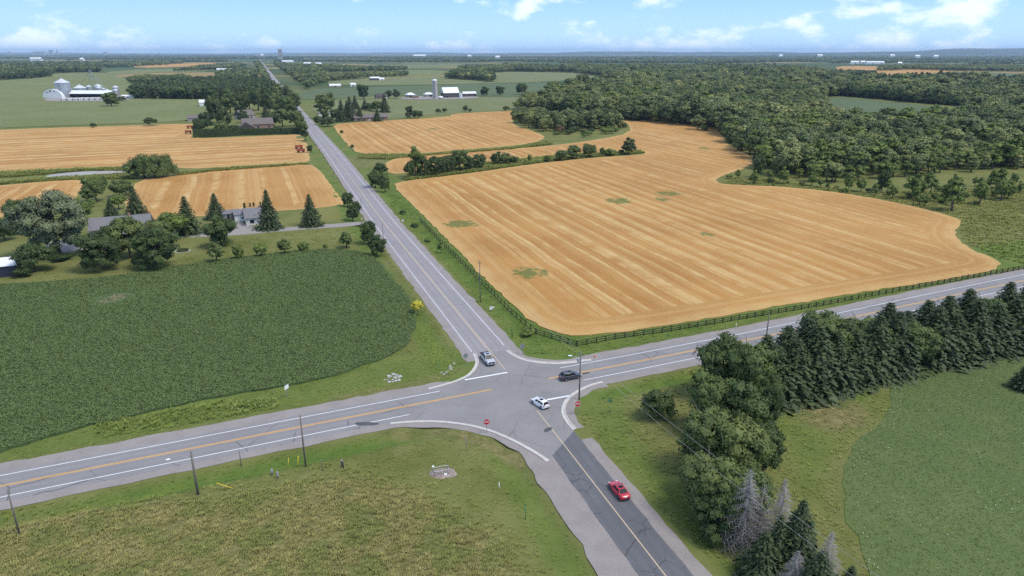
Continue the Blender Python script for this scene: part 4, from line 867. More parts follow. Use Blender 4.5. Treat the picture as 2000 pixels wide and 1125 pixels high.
# ================================================================== GRASS, CROPS, FLOWERS
def tuft_mat(name):
    m, nt, b = newmat(name); pos = geo_pos(nt)
    col = grass_color(nt, pos, attr(nt, 'lush', 'INSTANCER').outputs[2], attr(nt, 'dry', 'INSTANCER').outputs[2])
    r = N(nt, 'ShaderNodeObjectInfo').outputs['Random']
    col = MIX(nt, r, MIX(nt, 1.0, col, (1.15, 1.15, 1.1), 'MULTIPLY'), MIX(nt, 1.0, col, (2.0, 1.9, 1.7), 'MULTIPLY'))
    setin(nt, b, 'Base Color', col); setin(nt, b, 'Roughness', .8); setin(nt, b, 'Specular IOR Level', .15); return m
TUFT = tuft_mat('grass_blades')
def tuft(seed, n, h, spread, lean, w):
    rng = np.random.default_rng(seed); V, Fc = [], []
    for i in range(n):                                 # broad arching blades, upper side up
        a = rng.uniform(0, 6.28); r = spread * math.sqrt(rng.random()); x, y = r * math.cos(a), r * math.sin(a); hh = h * rng.uniform(.5, 1.1)
        b = a + rng.normal(0, .9); c, s_ = math.cos(b), math.sin(b); L = hh * rng.uniform(.55, 1.1); k = len(V)
        V += [(x + s_ * w, y - c * w, 0), (x - s_ * w, y + c * w, 0), (x + c * L * .45 - s_ * w * .8, y + s_ * L * .45 + c * w * .8, hh * .75), (x + c * L, y + s_ * L, hh), (x + c * L * .45 + s_ * w * .8, y + s_ * L * .45 - c * w * .8, hh * .75)]
        Fc += [(k, k + 4, k + 3, k + 2), (k, k + 2, k + 1, k + 1)]
    Fc = [f if len(set(f)) == 4 else (f[0], f[1], f[2]) for f in Fc]
    me = bpy.data.meshes.new('tuft'); me.from_pydata(V, [], Fc); me.materials.append(TUFT); me.polygons.foreach_set('use_smooth', [True] * len(Fc)); me.update()
    for p in me.polygons:
        if p.normal.z < 0: p.flip()
    me.update(); vn = np.array([(v.normal.x * .6, v.normal.y * .6, abs(v.normal.z) + .9) for v in me.vertices]); vn /= np.linalg.norm(vn, axis=1)[:, None]
    me.normals_split_custom_set_from_vertices(vn.tolist()); return me
C_TUFT = source_coll('grass_tuft', [tuft(1, 16, .42, .28, .16, .035), tuft(2, 14, .30, .30, .14, .04), tuft(3, 20, .62, .34, .22, .035), tuft(4, 14, .16, .30, .10, .04)])
def in_any(Q, polys):
    m = np.zeros(len(Q), bool)
    for p in polys: m |= inside(Q, p)
    return m
DRIVES = [GP([(716, 432), (706, 440), (560, 451), (470, 459), (370, 464), (285, 468), (285, 461), (430, 453), (446, 448), (453, 438), (456, 428), (468, 427), (478, 438), (500, 445), (640, 438)])]
KERBIN = GP(SWc + SEc[::-1] + NEc[::-1] + NWc)
def grass(name, px, per, pick, size, label, seed, clumpy=0.0):
    Q = scatter_poly(px, per, seed, cap=90000); rng = np.random.default_rng(seed)
    de = np.abs(segdist(Q, EW, False, True)); dn = segdist(Q, NS, False, True); dnn = np.abs(dn)
    south = segdist(Q, EW, False, True) < 0
    ok = (de > 7.8) & (dnn > np.where(south, np.where(dn > 0, 8.9, 6.2), 7.4)) & ~inside(Q, W1_W) & ~inside(Q, SOY_W) & ~inside(Q, CLOV_W) & ~in_any(Q, DRIVES)
    ok &= segdist(Q, KERBIN) * np.where(inside(Q, KERBIN), -1, 1) > 2.2
    if clumpy:
        s = np.sin(Q[:, 0] * .9 + 2 * np.sin(Q[:, 1] * .5)) + np.sin(Q[:, 1] * 1.1 + 1.7 * np.sin(Q[:, 0] * .6)) + rng.normal(0, .6, len(Q)); ok &= s > clumpy
    if name == 'meadow_grass': ok &= rng.random(len(Q)) < .12 + 1.2 * zones(Q)[1]
    Q = Q[ok]; l, d = zones(Q); z = terrain(Q); pk = rng.choice(pick, len(Q)); sc = rng.uniform(size[0], size[1], len(Q))
    print(name, len(Q))
    return gn_scatter(name, np.column_stack([Q, z - .02]), np.column_stack([sc, sc, sc * rng.uniform(.8, 1.2, len(Q))]), rng.uniform(0, 6.28, len(Q)), pk, C_TUFT, label, {'lush': l, 'dry': d})
grass('meadow_grass', [(-60, 1010), (0, 995), (180, 965), (380, 950), (560, 925), (640, 900), (740, 910), (880, 960), (990, 1025), (1050, 1080), (1110, 1200), (-60, 1230)], .17, [0, 1, 3, 1], (.55, 1.15), 'long dry meadow grass covering the low bank in the near corner', 1, -1.5)
grass('verge_grass', [(-60, 1060), (0, 1000), (300, 930), (640, 856), (800, 836), (950, 846), (1080, 905), (1110, 985), (1230, 1180), (1040, 1180), (1000, 1080), (860, 988), (640, 920), (380, 968), (0, 1012), (-60, 1030)], .35, [3, 3, 3, 1], (.4, .8), 'short mown grass on the near corner between road and meadow', 2, -1.2)
grass('verge_grass', [(1130, 820), (1200, 752), (1370, 712), (1480, 700), (1480, 780), (1500, 760), (1760, 715), (1740, 800), (1640, 900), (1640, 1000), (1740, 1180), (1500, 1180), (1300, 1020)], .5, [0, 1, 3, 3], (.5, 1.0), 'rough grass between the junction, the thicket and the clover', 3, -1.0)
grass('verge_grass', [(762, 380), (780, 380), (1030, 625), (1110, 655), (1200, 650), (1400, 622), (1700, 570), (2010, 515), (2010, 540), (1700, 590), (1400, 645), (1150, 700), (1010, 690), (900, 560), (760, 420)], .5, [0, 1, 3, 3], (.5, .95), 'tall lush roadside grass inside the dark rail fence', 4, -1.1)
grass('verge_grass', [(760, 480), (820, 560), (905, 690), (890, 745), (700, 780), (0, 905), (-60, 920), (-60, 895), (0, 880), (330, 798), (560, 757), (750, 702), (812, 650), (800, 560), (745, 495)], .5, [3, 3, 1], (.5, .9), 'mown roadside grass around the rounded soybean field corner', 5, -1.0)
grass('weeds', [(160, 835), (340, 800), (440, 782), (540, 778), (548, 792), (460, 808), (330, 832), (200, 850)], .5, [2, 2, 0, 1], (.6, 1.3), 'belt of taller weeds in the ditch beside the soybean field', 6)
grass('rough_grass', [(1405, 360), (1440, 345), (1500, 352), (1700, 376), (1850, 372), (2010, 360), (2010, 515), (1950, 505), (1880, 470), (1875, 430), (1750, 397), (1560, 370)], 1.0, [0, 2, 1], (.9, 1.6), 'rough meadow grass between the stubble and the wood', 7, -.6)
grass('lawn_grass', [(390, 470), (560, 455), (715, 440), (760, 495), (700, 490), (500, 498), (330, 522), (150, 545), (0, 555), (0, 520), (180, 520), (380, 500)], .8, [3, 3, 1], (.7, 1.1), 'short lawn grass around the farmhouse', 8, -.2)

# soybean canopy
def crop_plant(seed, n, mat, leaf, r, h0, h1):
    rng = np.random.default_rng(seed); a = rng.uniform(0, 6.28, n); rr = r * np.sqrt(rng.random(n)); z = h1 - (h1 - h0) * (rr / r) ** 2 * rng.uniform(.4, 1, n)
    p = np.column_stack([rr * np.cos(a), rr * np.sin(a), z]); nn = np.column_stack([np.cos(a) * rr / r * .7, np.sin(a) * rr / r * .7, np.ones(n)]) + rng.normal(0, .25, (n, 3)); nn /= np.linalg.norm(nn, axis=1)[:, None]
    return crown_mesh('plant', leaf_arrays(p, nn, leaf, rng, 1.3), nn, rng.uniform(0, 1, n), mat)
SOYL = leaf_mat('soy_leaf', [(.080, .121, .044), (.085, .127, .047), (.090, .132, .049)], .2)
CLVL = leaf_mat('clover_leaf', [(.080, .116, .036), (.092, .128, .041)], .15)
C_SOY = source_coll('soy_plant', [crop_plant(i, 20, SOYL, .21, .44, .20, .31) for i in range(3)])
C_CLV = source_coll('clover_plant', [crop_plant(10 + i, 9, CLVL, .15, .42, .06, .11) for i in range(3)])
def crop_rows(poly, clip_px, row, step, along, seed):
    n = np.array([-along[1], along[0]]); q = poly @ np.column_stack([along, n]); rng = np.random.default_rng(seed)
    a, b = np.meshgrid(np.arange(q[:, 0].min(), q[:, 0].max(), step), np.arange(q[:, 1].min(), q[:, 1].max(), row)); a = a.ravel() + rng.normal(0, step * .3, a.size); b = b.ravel() + rng.normal(0, row * .12, b.size)
    Q = a[:, None] * along + b[:, None] * n; Q = Q[inside(Q, poly)]; Q = Q[inside(Q, GP(clip_px))]; return Q, rng
Q, rng = crop_rows(SOY_W, [(-40, 480), (860, 480), (860, 900), (-40, 920)], .56, .50, EWD, 3)
bare = G(222, 585); Q = Q[~((((Q[:, 0] - bare[0]) / 6) ** 2 + ((Q[:, 1] - bare[1]) / 5) ** 2 < 1) & (rng.random(len(Q)) < .8))]
n = len(Q); print('soy', n); s = rng.uniform(.62, .92, n)
gn_scatter('soybean_plants', np.column_stack([Q, np.full(n, .37)]), np.column_stack([s, s, s * rng.uniform(.85, 1.15, n)]), rng.uniform(0, 6.28, n), rng.integers(0, 3, n), C_SOY, 'dense dark green soybean plants covering the field left of the crossing')
Q, rng = crop_rows(CLOV_W, [(1600, 640), (2020, 640), (2040, 1160), (1600, 1160)], .62, .62, NSD, 4)
n = len(Q); s = rng.uniform(.5, .9, n)
gn_scatter('clover_plants', np.column_stack([Q, terrain(Q) + .06]), np.column_stack([s, s, s]), rng.uniform(0, 6.28, n), rng.integers(0, 3, n), C_CLV, 'bright green clover crop at the lower right')
# flower heads
def flower_src(name, col, r):
    mb = MB(); mb.lathe([(0.001, .06), (r * .8, .05), (r, 0), (r * .5, -.04)], 6); return source_coll(name, [mb.mesh('flower', plain(name, col, .7, .1, 4), True)])
C_WF, C_YF = flower_src('white_flower', (.66, .66, .48), .055), flower_src('yellow_flower', (.62, .46, .03), .06)
def flowers(name, Q, z, coll, label, seed, lo=.7, hi=1.6):
    rng = np.random.default_rng(seed); n = len(Q); s = rng.uniform(lo, hi, n); gn_scatter(name, np.column_stack([Q, z]), np.column_stack([s, s, s]), rng.uniform(0, 6, n), np.zeros(n, int), coll, label)
Q = scatter_poly([(1640, 640), (2020, 640), (2040, 1160), (1690, 1160)], 1.1, 21); Q = Q[inside(Q, CLOV_W)]; rng = np.random.default_rng(2)
edge = segdist(Q, CLOV_W); nn = np.sin(Q[:, 0] * .35 + 1.5 * np.sin(Q[:, 1] * .22)) + np.sin(Q[:, 1] * .31); keep = (rng.random(len(Q)) < .05 + .7 * (edge < 2.0) + .16 * (nn > .9)); Q = Q[keep]
flowers('white_flowers', Q, terrain(Q) + .29, C_WF, 'scattered white flower heads in the clover field', 5)
Q = scatter_poly([(812, 645), (832, 640), (872, 690), (880, 715), (820, 715)], .55, 22); flowers('yellow_flowers', Q[::2], terrain(Q[::2]) + .15, C_YF, 'yellow wildflowers on the verge below the small yellow tree', 6, .8, 1.8)
Q = scatter_poly([(618, 410), (664, 408), (668, 430), (630, 428)], .9, 23); flowers('yellow_flowers', Q[::2], terrain(Q[::2]) + .12, C_YF, 'yellow wildflowers on the lawn by the roadside trees', 7, 1, 2.2)
Q = scatter_poly([(440, 795), (540, 780), (545, 795), (455, 808)], .4, 24); flowers('white_flowers', Q[::2], terrain(Q[::2]) + .8, C_WF, 'white flowering weeds in the ditch by the white sign', 8)
# reeds round the pond and the long field margin
C_REED = source_coll('reed', [tuft(7, 26, 1.5, .6, .3, .06), tuft(8, 22, 1.1, .6, .3, .06)])
for px, lab, sd_ in (([(-60, 340), (120, 331), (260, 327), (345, 330), (260, 334), (160, 334), (80, 342), (-60, 352)], 'reeds along the far bank of the pond', 31), ([(-60, 360), (80, 350), (130, 346), (240, 340), (262, 350), (160, 351), (60, 356), (-60, 366)], 'reeds along the near bank of the pond', 32), ([(345, 338), (420, 330), (600, 319), (604, 321), (420, 335), (350, 343)], 'green grass strip between two stubble fields', 33), ([(700, 302), (830, 302), (1000, 288), (1070, 276), (1080, 282), (1000, 292), (830, 305), (760, 312), (700, 310)], 'green swale between the far stubble fields', 34), ([(790, 354), (940, 335), (1040, 320), (1150, 308), (1262, 299), (1250, 295), (1100, 303), (930, 320), (800, 338)], 'grass under the hedgerow trees', 35)):
    Q = scatter_poly(px, 1.2, sd_); rng = np.random.default_rng(sd_); n = len(Q); s = rng.uniform(.6, 1.2, n)
    gn_scatter('field_margin', np.column_stack([Q, np.full(n, -.05)]), np.column_stack([s, s, s]), rng.uniform(0, 6, n), rng.integers(0, 2, n), C_REED, lab, {'lush': np.full(n, .45), 'dry': np.full(n, .25)})
# ================================================================== VEHICLES
GLASS = plain('dark_glass', (.016, .019, .022), .25, .05, 1, 0, 0, .12)
TYRE = plain('tyre_rubber', (.018, .018, .019), .85, .1)
RIM = plain('alloy_rim', (.38, .38, .40), .35, .05, 1, .8)
BLKP = plain('black_plastic', (.02, .02, .022), .6, .1)
LAMPW = plain('headlamp_glass', (.75, .76, .78), .12, .02, 1, 0, .6)
LAMPR = plain('tail_lamp_red', (.38, .012, .012), .2, .02, 1, 0, .5)
PLATE = plain('plate_white', (.75, .76, .80), .5, .02)
def paint_mat(name, col, metal=.0): return plain(name, col, .32, .04, .6, metal, .7, .5)
def loft_body(L, W, prof, wheels, wr, zb, mat, parent, name='body'):
    """prof: (x, ztop, halfwidth factor). Stations with wheel arches cut into the sill."""
    xs = sorted(set([p[0] for p in prof] + [x for wx in wheels for x in np.linspace(wx - wr * 1.12, wx + wr * 1.12, 9)] + list(np.linspace(-L / 2 + .02, L / 2 - .02, 14))))
    px_ = [p[0] for p in prof]; V, Fc = [], []; K = 9
    for x in xs:
        zt = np.interp(x, px_, [p[1] for p in prof]); w = W / 2 * np.interp(x, px_, [p[2] for p in prof]); e = min(abs(x + L / 2), abs(x - L / 2)); zlow = zb + max(0, .12 - e * .4)
        za = zlow
        for wx in wheels:
            q = (wr * 1.10) ** 2 - (x - wx) ** 2
            if q > 0: za = max(za, wr + math.sqrt(q))
        za = min(za, zt - .10); zm = zlow + (zt - zlow) * .62
        half = [(0, zlow if za <= zlow + .01 else min(za, zt - .12)), (w * .90, za), (w * .985, za + .03), (w, max(zm, za + .05)), (w * .97, max(zt - .07, za + .07)), (w * .90, zt), (0, zt + .03)]
        ring = [(x, y, z) for y, z in half] + [(x, -y, z) for y, z in half[-2:0:-1]]; K = len(ring); V += ring
    n = len(xs)
    for i in range(n - 1): Fc += [(i * K + j, (i + 1) * K + j, (i + 1) * K + (j + 1) % K, i * K + (j + 1) % K) for j in range(K)]
    Fc += [tuple(range(K)), tuple(range((n - 1) * K, n * K))[::-1]]
    mb = MB(); mb.add(V, Fc); o = mb.obj(name, mat, parent, True); me = o.data
    bm = bmesh.new(); bm.from_mesh(me); bmesh.ops.recalc_face_normals(bm, faces=bm.faces); bm.to_mesh(me); bm.free(); me.set_sharp_from_angle(angle=R(38)); return o
def cabin(parent, mat, xb0, xb1, xr0, xr1, zb, zr, wb, wr, nside=2, rails=False, sunroof=False):
    c = [(xb0, wb, zb), (xb1, wb, zb), (xb1, -wb, zb), (xb0, -wb, zb), (xr0, wr, zr), (xr1, wr, zr), (xr1, -wr, zr), (xr0, -wr, zr)]
    mb = MB(); mb.add(c, [(3, 2, 1, 0), (4, 5, 6, 7), (0, 1, 5, 4), (2, 3, 7, 6), (1, 2, 6, 5), (3, 0, 4, 7)]); mb.obj('roof', mat, parent, True, .09)
    c = [Vector(q) for q in c]
    def pane(nm, a, b, d, e, s0, s1, t0, t1):          # quad a-b (bottom) d-e (top) with margins, proud of the shell
        P = lambda s, t: (a.lerp(b, s)).lerp(e.lerp(d, s), t)
        q = [P(s0, t0), P(s1, t0), P(s1, t1), P(s0, t1)]; n = (q[1] - q[0]).cross(q[3] - q[0]).normalized() * .014
        m2 = MB(); m2.add([v + n for v in q] + [v - n for v in q], [(0, 1, 2, 3), (0, 4, 5, 1), (1, 5, 6, 2), (2, 6, 7, 3), (3, 7, 4, 0)]); m2.obj(nm, GLASS, parent)
    pane('windshield', c[2], c[1], c[5], c[6], .07, .93, .08, .93); pane('rear_window', c[0], c[3], c[7], c[4], .09, .91, .12, .90)
    for k in range(nside):
        a, b = .06 + .90 * k / nside + .02, .06 + .90 * (k + 1) / nside - .02
        pane('side_window', c[1], c[0], c[4], c[5], 1 - b, 1 - a, .12, .86); pane('side_window', c[3], c[2], c[6], c[7], a, b, .12, .86)
    if sunroof: MB().box(xr1 - .95, xr1 - .25, -.38, .38, zr + .002, zr + .014).obj('sunroof', GLASS, parent)
    if rails:
        for s in (-1, 1): MB().tube([(xr0 + .1, s * (wr - .08), zr + .02), (xr0 + .2, s * (wr - .08), zr + .07), (xr1 - .2, s * (wr - .08), zr + .07), (xr1 - .1, s * (wr - .08), zr + .02)], .02, 5).obj('roof_rail', BLKP, parent)
def wheels_(parent, xs, track, r, w=.22):
    ty = MB(); ty.lathe([(r * .55, -w / 2), (r * .92, -w / 2), (r, -w * .38), (r, w * .38), (r * .92, w / 2), (r * .55, w / 2)], 20); tm = ty.mesh('wheel', TYRE, True)
    rm = MB(); rm.lathe([(.02, w * .40), (r * .25, w * .40), (r * .58, w * .46), (r * .60, w * .2)], 14); rim = rm.mesh('rim', RIM, False)
    for x in xs:
        for s in (-1, 1):
            o = link('wheel', tm, parent); o.location = (x, s * track / 2, r); o.rotation_euler = (R(-90) * s, 0, 0); link('rim', rim, o)
def bits(parent, L, W, zh, ztl, mat, tall=False, grille=BLKP, plate_front=False):
    for s in (-1, 1):
        MB().box(L / 2 - .16, L / 2 - .015, s * (W / 2 - .42), s * (W / 2 - .10), zh - .09, zh + .06).obj('headlight', LAMPW, parent, False, .02)
        if tall: MB().box(-L / 2 + .005, -L / 2 + .14, s * (W / 2 - .22), s * (W / 2 - .03), ztl - .25, ztl + .18).obj('taillight', LAMPR, parent, False, .02)
        else: MB().box(-L / 2 + .01, -L / 2 + .14, s * (W / 2 - .48), s * (W / 2 - .08), ztl - .08, ztl + .07).obj('taillight', LAMPR, parent, False, .02)
    MB().box(L / 2 - .10, L / 2 + .012, -W * (.36 if plate_front else .22), W * (.36 if plate_front else .22), zh - (.36 if plate_front else .26), zh + .03).obj('grille', grille, parent, False, .02)
    MB().box(L / 2 - .12, L / 2 + .03, -W * .42, W * .42, .24, .36).obj('front_bumper', BLKP, parent, False, .03)
    MB().box(-L / 2 - .03, -L / 2 + .12, -W * .42, W * .42, .26, .42).obj('rear_bumper', BLKP, parent, False, .03)
    MB().box(-L / 2 - .028, -L / 2 + .01, -.16, .16, ztl - .16, ztl - .02).obj('number_plate', PLATE, parent)
    if plate_front: MB().box(L / 2 + .01, L / 2 + .04, -.16, .16, zh - .34, zh - .22).obj('number_plate', PLATE, parent)
def mirrors(parent, x, w, z, mat):
    for s in (-1, 1): MB().box(x - .06, x + .08, s * w, s * (w + .2), z, z + .15).obj('mirror', mat, parent, False, .03)
def park(px, heading, label, name, cat):
    p = np.array(G(*px)); return thing(name, label, cat, (p[0], p[1], .027), math.atan2(heading[1], heading[0]))
def from_wheels(front_l, rear_l, track, name, label, cat):
    f, r = G(*front_l), G(*rear_l); d = (f - r) / np.linalg.norm(f - r); left = np.array([-d[1], d[0]]); c = (f + r) / 2 - left * track / 2
    return thing(name, label, cat, (c[0], c[1], .027), math.atan2(d[1], d[0]))
# red coupe heading north on the near leg
p_red = paint_mat('red_paint', (.50, .012, .030))
v = from_wheels((1193, 955.5), (1207.5, 974), 1.55, 'car', 'red two-door car driving away up the near road', 'car')
L, W = 4.55, 1.82
loft_body(L, W, [(-L / 2, .80, .84), (-2.05, .96, .93), (-1.35, .99, 1.0), (0, .95, 1.0), (.95, .94, 1.0), (1.7, .80, .96), (2.1, .70, .88), (L / 2, .56, .74)], (-1.35, 1.38), .34, .22, p_red, v)
cabin(v, p_red, -1.75, 1.05, -.85, .20, .92, 1.40, .80, .58, 2, False, True); wheels_(v, (-1.35, 1.38), 1.58, .34); bits(v, L, W, .62, .80, p_red); mirrors(v, .72, .82, .94, p_red)
# white hatchback turning left in the junction
p_wh = paint_mat('white_paint_car', (.78, .78, .78))
v = from_wheels((1041, 788.5), (1057, 799), 1.52, 'car', 'white hatchback with dark sunroof turning left in the junction', 'car')
L, W = 4.28, 1.80
loft_body(L, W, [(-L / 2, .88, .86), (-1.9, 1.0, .95), (-1.3, .98, 1.0), (0, .95, 1.0), (1.0, .95, 1.0), (1.6, .86, .95), (2.0, .74, .86), (L / 2, .58, .72)], (-1.3, 1.34), .325, .2, p_wh, v)
cabin(v, p_wh, -2.02, 1.12, -1.62, .22, .94, 1.45, .80, .60, 3, False, True); wheels_(v, (-1.3, 1.34), 1.56, .325); bits(v, L, W, .68, .92, p_wh); mirrors(v, .78, .82, .96, p_wh)
# dark SUV eastbound
p_gr = paint_mat('dark_grey_paint', (.060, .062, .075), .4)
v = park((1113.5, 739.5), EWD, 'dark grey SUV with roof rails crossing the junction', 'suv', 'SUV')
L, W = 4.62, 1.88
loft_body(L, W, [(-L / 2, 1.0, .86), (-2.1, 1.12, .95), (-1.4, 1.10, 1.0), (0, 1.06, 1.0), (1.1, 1.07, 1.0), (1.75, .98, .95), (2.1, .88, .88), (L / 2, .68, .76)], (-1.38, 1.36), .36, .26, p_gr, v)
cabin(v, p_gr, -2.15, 1.15, -1.72, .30, 1.04, 1.68, .84, .66, 3, True, True); wheels_(v, (-1.38, 1.36), 1.62, .36); bits(v, L, W, .80, 1.0, p_gr, True); mirrors(v, .85, .86, 1.08, p_gr)
# pickup waiting on the far leg, facing the camera
p_si = paint_mat('silver_white_paint', (.50, .51, .54), .2)
v = park((952.5, 706), -NSD, 'silver pickup truck with dark bed waiting at the far stop line', 'pickup_truck', 'truck')
L, W = 5.6, 2.0
loft_body(L, W, [(-L / 2, 1.12, .93), (-2.6, 1.16, .98), (-1.0, 1.16, 1.0), (.9, 1.14, 1.0), (1.3, 1.16, .98), (2.4, 1.10, .93), (L / 2, .86, .84)], (-1.75, 1.75), .40, .36, p_si, v)
cabin(v, p_si, -1.02, 1.35, -.85, .55, 1.10, 1.86, .90, .72, 2, False, True); wheels_(v, (-1.75, 1.75), 1.72, .40, .27); bits(v, L, W, .98, 1.0, p_si, True, BLKP, True); mirrors(v, .95, .93, 1.18, BLKP)
cb = MB(); cb.box(-2.68, -1.08, -.84, .84, 1.185, 1.215); cb.obj('tonneau_cover', BLKP, v, False, .02)
for s in (-1, 1): MB().box(-2.74, -1.05, s * .86, s * .96, 1.14, 1.245).obj('bed_rail', BLKP, v, False, .02)

# ================================================================== SIGNS, POLES, FENCES
RED = plain('sign_red', (.50, .010, .022), .45, .05); WHT = plain('sign_white', (.80, .80, .80), .45, .04); GAL = plain('galvanised_steel', (.36, .37, .38), .45, .12, 3, .6)
GRN = plain('sign_green', (.02, .20, .13), .5, .05); WOODP = plain('pole_wood', (.17, .145, .125), .9, .25, 4); WOODD = plain('dark_fence_wood', (.030, .027, .026), .85, .3, 3)
GREYW = plain('grey_post_wood', (.26, .245, .23), .9, .2, 4); YEL = plain('yellow_guard', (.72, .52, .03), .6, .08); WHP = plain('white_plastic', (.82, .82, .82), .5, .05); ORG = plain('orange_plastic', (.75, .22, .06), .5, .08)
def text_mesh(s, size, mat, parent, loc, rot, name):
    cu = bpy.data.curves.new(name, 'FONT'); cu.body = s; cu.size = size; cu.align_x = 'CENTER'; cu.align_y = 'CENTER'; cu.extrude = .004; cu.offset = .012
    t = bpy.data.objects.new(name, cu); COL.objects.link(t); dg = bpy.context.evaluated_depsgraph_get(); me = bpy.data.meshes.new_from_object(t.evaluated_get(dg)); bpy.data.objects.remove(t)
    me.materials.clear(); me.materials.append(mat); o = link(name, me, parent); o.location = loc; o.rotation_euler = rot; return o
def octagon(r): return [(r / math.cos(R(22.5)) * math.cos(R(22.5 + 45 * i)), r / math.cos(R(22.5)) * math.sin(R(22.5 + 45 * i))) for i in range(8)]
def stop_sign(px, face, label, h=2.75, r=.46):
    p = G(*px); v = thing('stop_sign', label, 'sign', (p[0], p[1], tz(*p)), math.atan2(face[1], face[0]) + math.pi / 2)
    MB().box(-.04, .04, .012, .075, -.1, h - .1).obj('post', GAL, v)
    zc = h - r
    for nm, rr, y0, y1, mt in (('back_plate', r, .0, .010, GAL), ('border', r - .002, -.006, -.0005, WHT), ('face', r - .045, -.012, -.0065, RED)):
        mb = MB(); oc = octagon(rr); mb.add([(x, y0, z + zc) for x, z in oc] + [(x, y1, z + zc) for x, z in oc], [tuple(range(8)), tuple(range(8, 16))[::-1]] + [(i, 8 + i, 8 + (i + 1) % 8, (i + 1) % 8) for i in range(8)]); mb.obj(nm, mt, v)
    t = text_mesh('STOP', .42, WHT, v, (0, -.016, zc), (math.pi / 2, 0, 0), 'lettering'); t.scale = (.78, 1.05, 1); return v
stop_sign((951, 846), -NSD, 'red stop sign on the near left corner kerb', 2.95, .60)
stop_sign((1128, 810), -NSD * .97 + EWD * .05, 'red stop sign under the utility pole at the right corner', 2.95, .60)
stop_sign((910, 711), NSD, 'stop sign seen from behind left of the waiting pickup', 2.6, .56)
stop_sign((1020, 692), NSD, 'stop sign seen from behind on the far right corner', 2.6, .56)
def hpx(px, top):                                      # height in metres of an upright thing from its base and top pixel row
    p = G(*px); lo, hi = 0.0, 40.0
    for _ in range(40):
        z = (lo + hi) / 2; dx = z - CAM_H; fy = p[1] * CP - dx * SP; uy = p[1] * SP + dx * CP; y = 562.5 - FPX * uy / fy
        lo, hi = (z, hi) if y > top else (lo, z)
    return p, lo
def pole(px, top, label, r=.15, arm=None, cross=False, name='utility_pole'):
    p, h = hpx(px, top); v = thing(name, label, 'pole', (p[0], p[1], tz(*p)), YAW)
    MB().tube([(0, 0, -.3), (0, 0, h * .5), (0, 0, h)], [r, r * .85, r * .65], 8).obj('shaft', WOODP, v, True)
    if cross:
        MB().box(-.05, .05, -.9, .9, h - .55, h - .42).obj('crossarm', WOODP, v)
        for s in (-.8, 0, .8): MB().lathe([(.05, 0), (.06, .08), (.03, .16)], 6).obj('insulator', GAL, v).location = (0, s, h - .42 if s else h)
    return v, p, h
v, PJ, HJ = pole((1131, 780), 688, 'tall utility pole with street lamp and transformer at the junction corner', .17, cross=True)
MB().lathe([(.02, 0), (.25, .03), (.27, .1), (.27, .75), (.24, .85), (.02, .9)], 12).obj('transformer', plain('transformer_grey', (.45, .46, .46), .5, .08), v, True).location = (-.42, .1, HJ - 2.0)
MB().tube([(0, 0, HJ - 1.5), (-.7, .35, HJ - .95), (-1.5, .7, HJ - .75)], .04, 6).obj('lamp_arm', GAL, v, True)
MB().add([(-2.2, .85, HJ - .78), (-2.2, 1.13, HJ - .78), (-1.45, .85, HJ - .72), (-1.45, .55, HJ - .72), (-2.1, .87, HJ - .64), (-2.1, 1.07, HJ - .64), (-1.5, .79, HJ - .6), (-1.5, .62, HJ - .6)], [(0, 1, 2, 3), (7, 6, 5, 4), (0, 4, 5, 1), (1, 5, 6, 2), (2, 6, 7, 3), (3, 7, 4, 0)]).obj('lamp_head', WHP, v)
pole((597, 910), 810, 'dark slender utility pole on the near verge, tallest of the left row', .16)
v, p4, h4 = pole((387, 966), 882, 'weathered thick pole with lamp arm on the near verge', .21)
MB().tube([(0, 0, h4 - .9), (-1.6, .5, h4 - .7), (-3.0, .9, h4 - 1.0)], .03, 5).obj('lamp_arm', GAL, v, True)
MB().box(-3.6, -3.0, .8, 1.05, h4 - 1.12, h4 - .98).obj('lamp_head', WHP, v, False, .02)
pole((38, 1043), 955, 'leaning grey pole at the lower left photo edge', .14)
_, PN, HN = pole((938, 590), 510, 'utility pole inside the fence beside the stubble field', .15, cross=True)
pole((750, 490), 432, 'utility pole by the nearest dark roadside trees', .14); pole((706, 411), 386, 'utility pole at the drive entrance', .13)
pole((652, 345), 326, 'small far utility pole left of the long road', .13); pole((1497, 656), 612, 'utility pole behind the first spruces of the dark row', .15)
pole((471, 907), 877, 'short leaning grey post on the near ditch bank', .09, name='marker_post'); pole((630, 919), 897, 'short dark post right of the tall dark pole', .07, name='marker_post')
def wire(a, b, sag, label, r=.016):
    a, b = Vector(a), Vector(b); mb = MB(); mb.tube([a.lerp(b, t) - Vector((0, 0, sag * 4 * t * (1 - t))) for t in np.linspace(0, 1, 25)], r, 4, cap=False)
    return tag(mb.obj('overhead_wire', plain('wire_alu', (.42, .41, .38), .5, .1), None, True), label, 'wire', 'overhead wires at the junction')
PS = PJ - NSD * 74 + EWD * 3.5
wire((PJ[0] - .3, PJ[1] - .7, HJ - .35), (PS[0] - .3, PS[1] - .7, 10.2), .9, 'overhead wire running to the lower right, left one')
wire((PJ[0] + .4, PJ[1] + .7, HJ - .35), (PS[0] + 1.9, PS[1] + .7, 10.2), .7, 'overhead wire running to the lower right, right one')
wire((PJ[0] - .3, PJ[1] - .7, HJ - .35), (PN[0] - .4, PN[1] - .6, HN - .4), .8, 'overhead wire over the far junction corner, left one'); wire((PJ[0] + .3, PJ[1] + .7, HJ - .35), (PN[0] + .4, PN[1] + .6, HN - .4), .8, 'overhead wire over the far junction corner, right one')
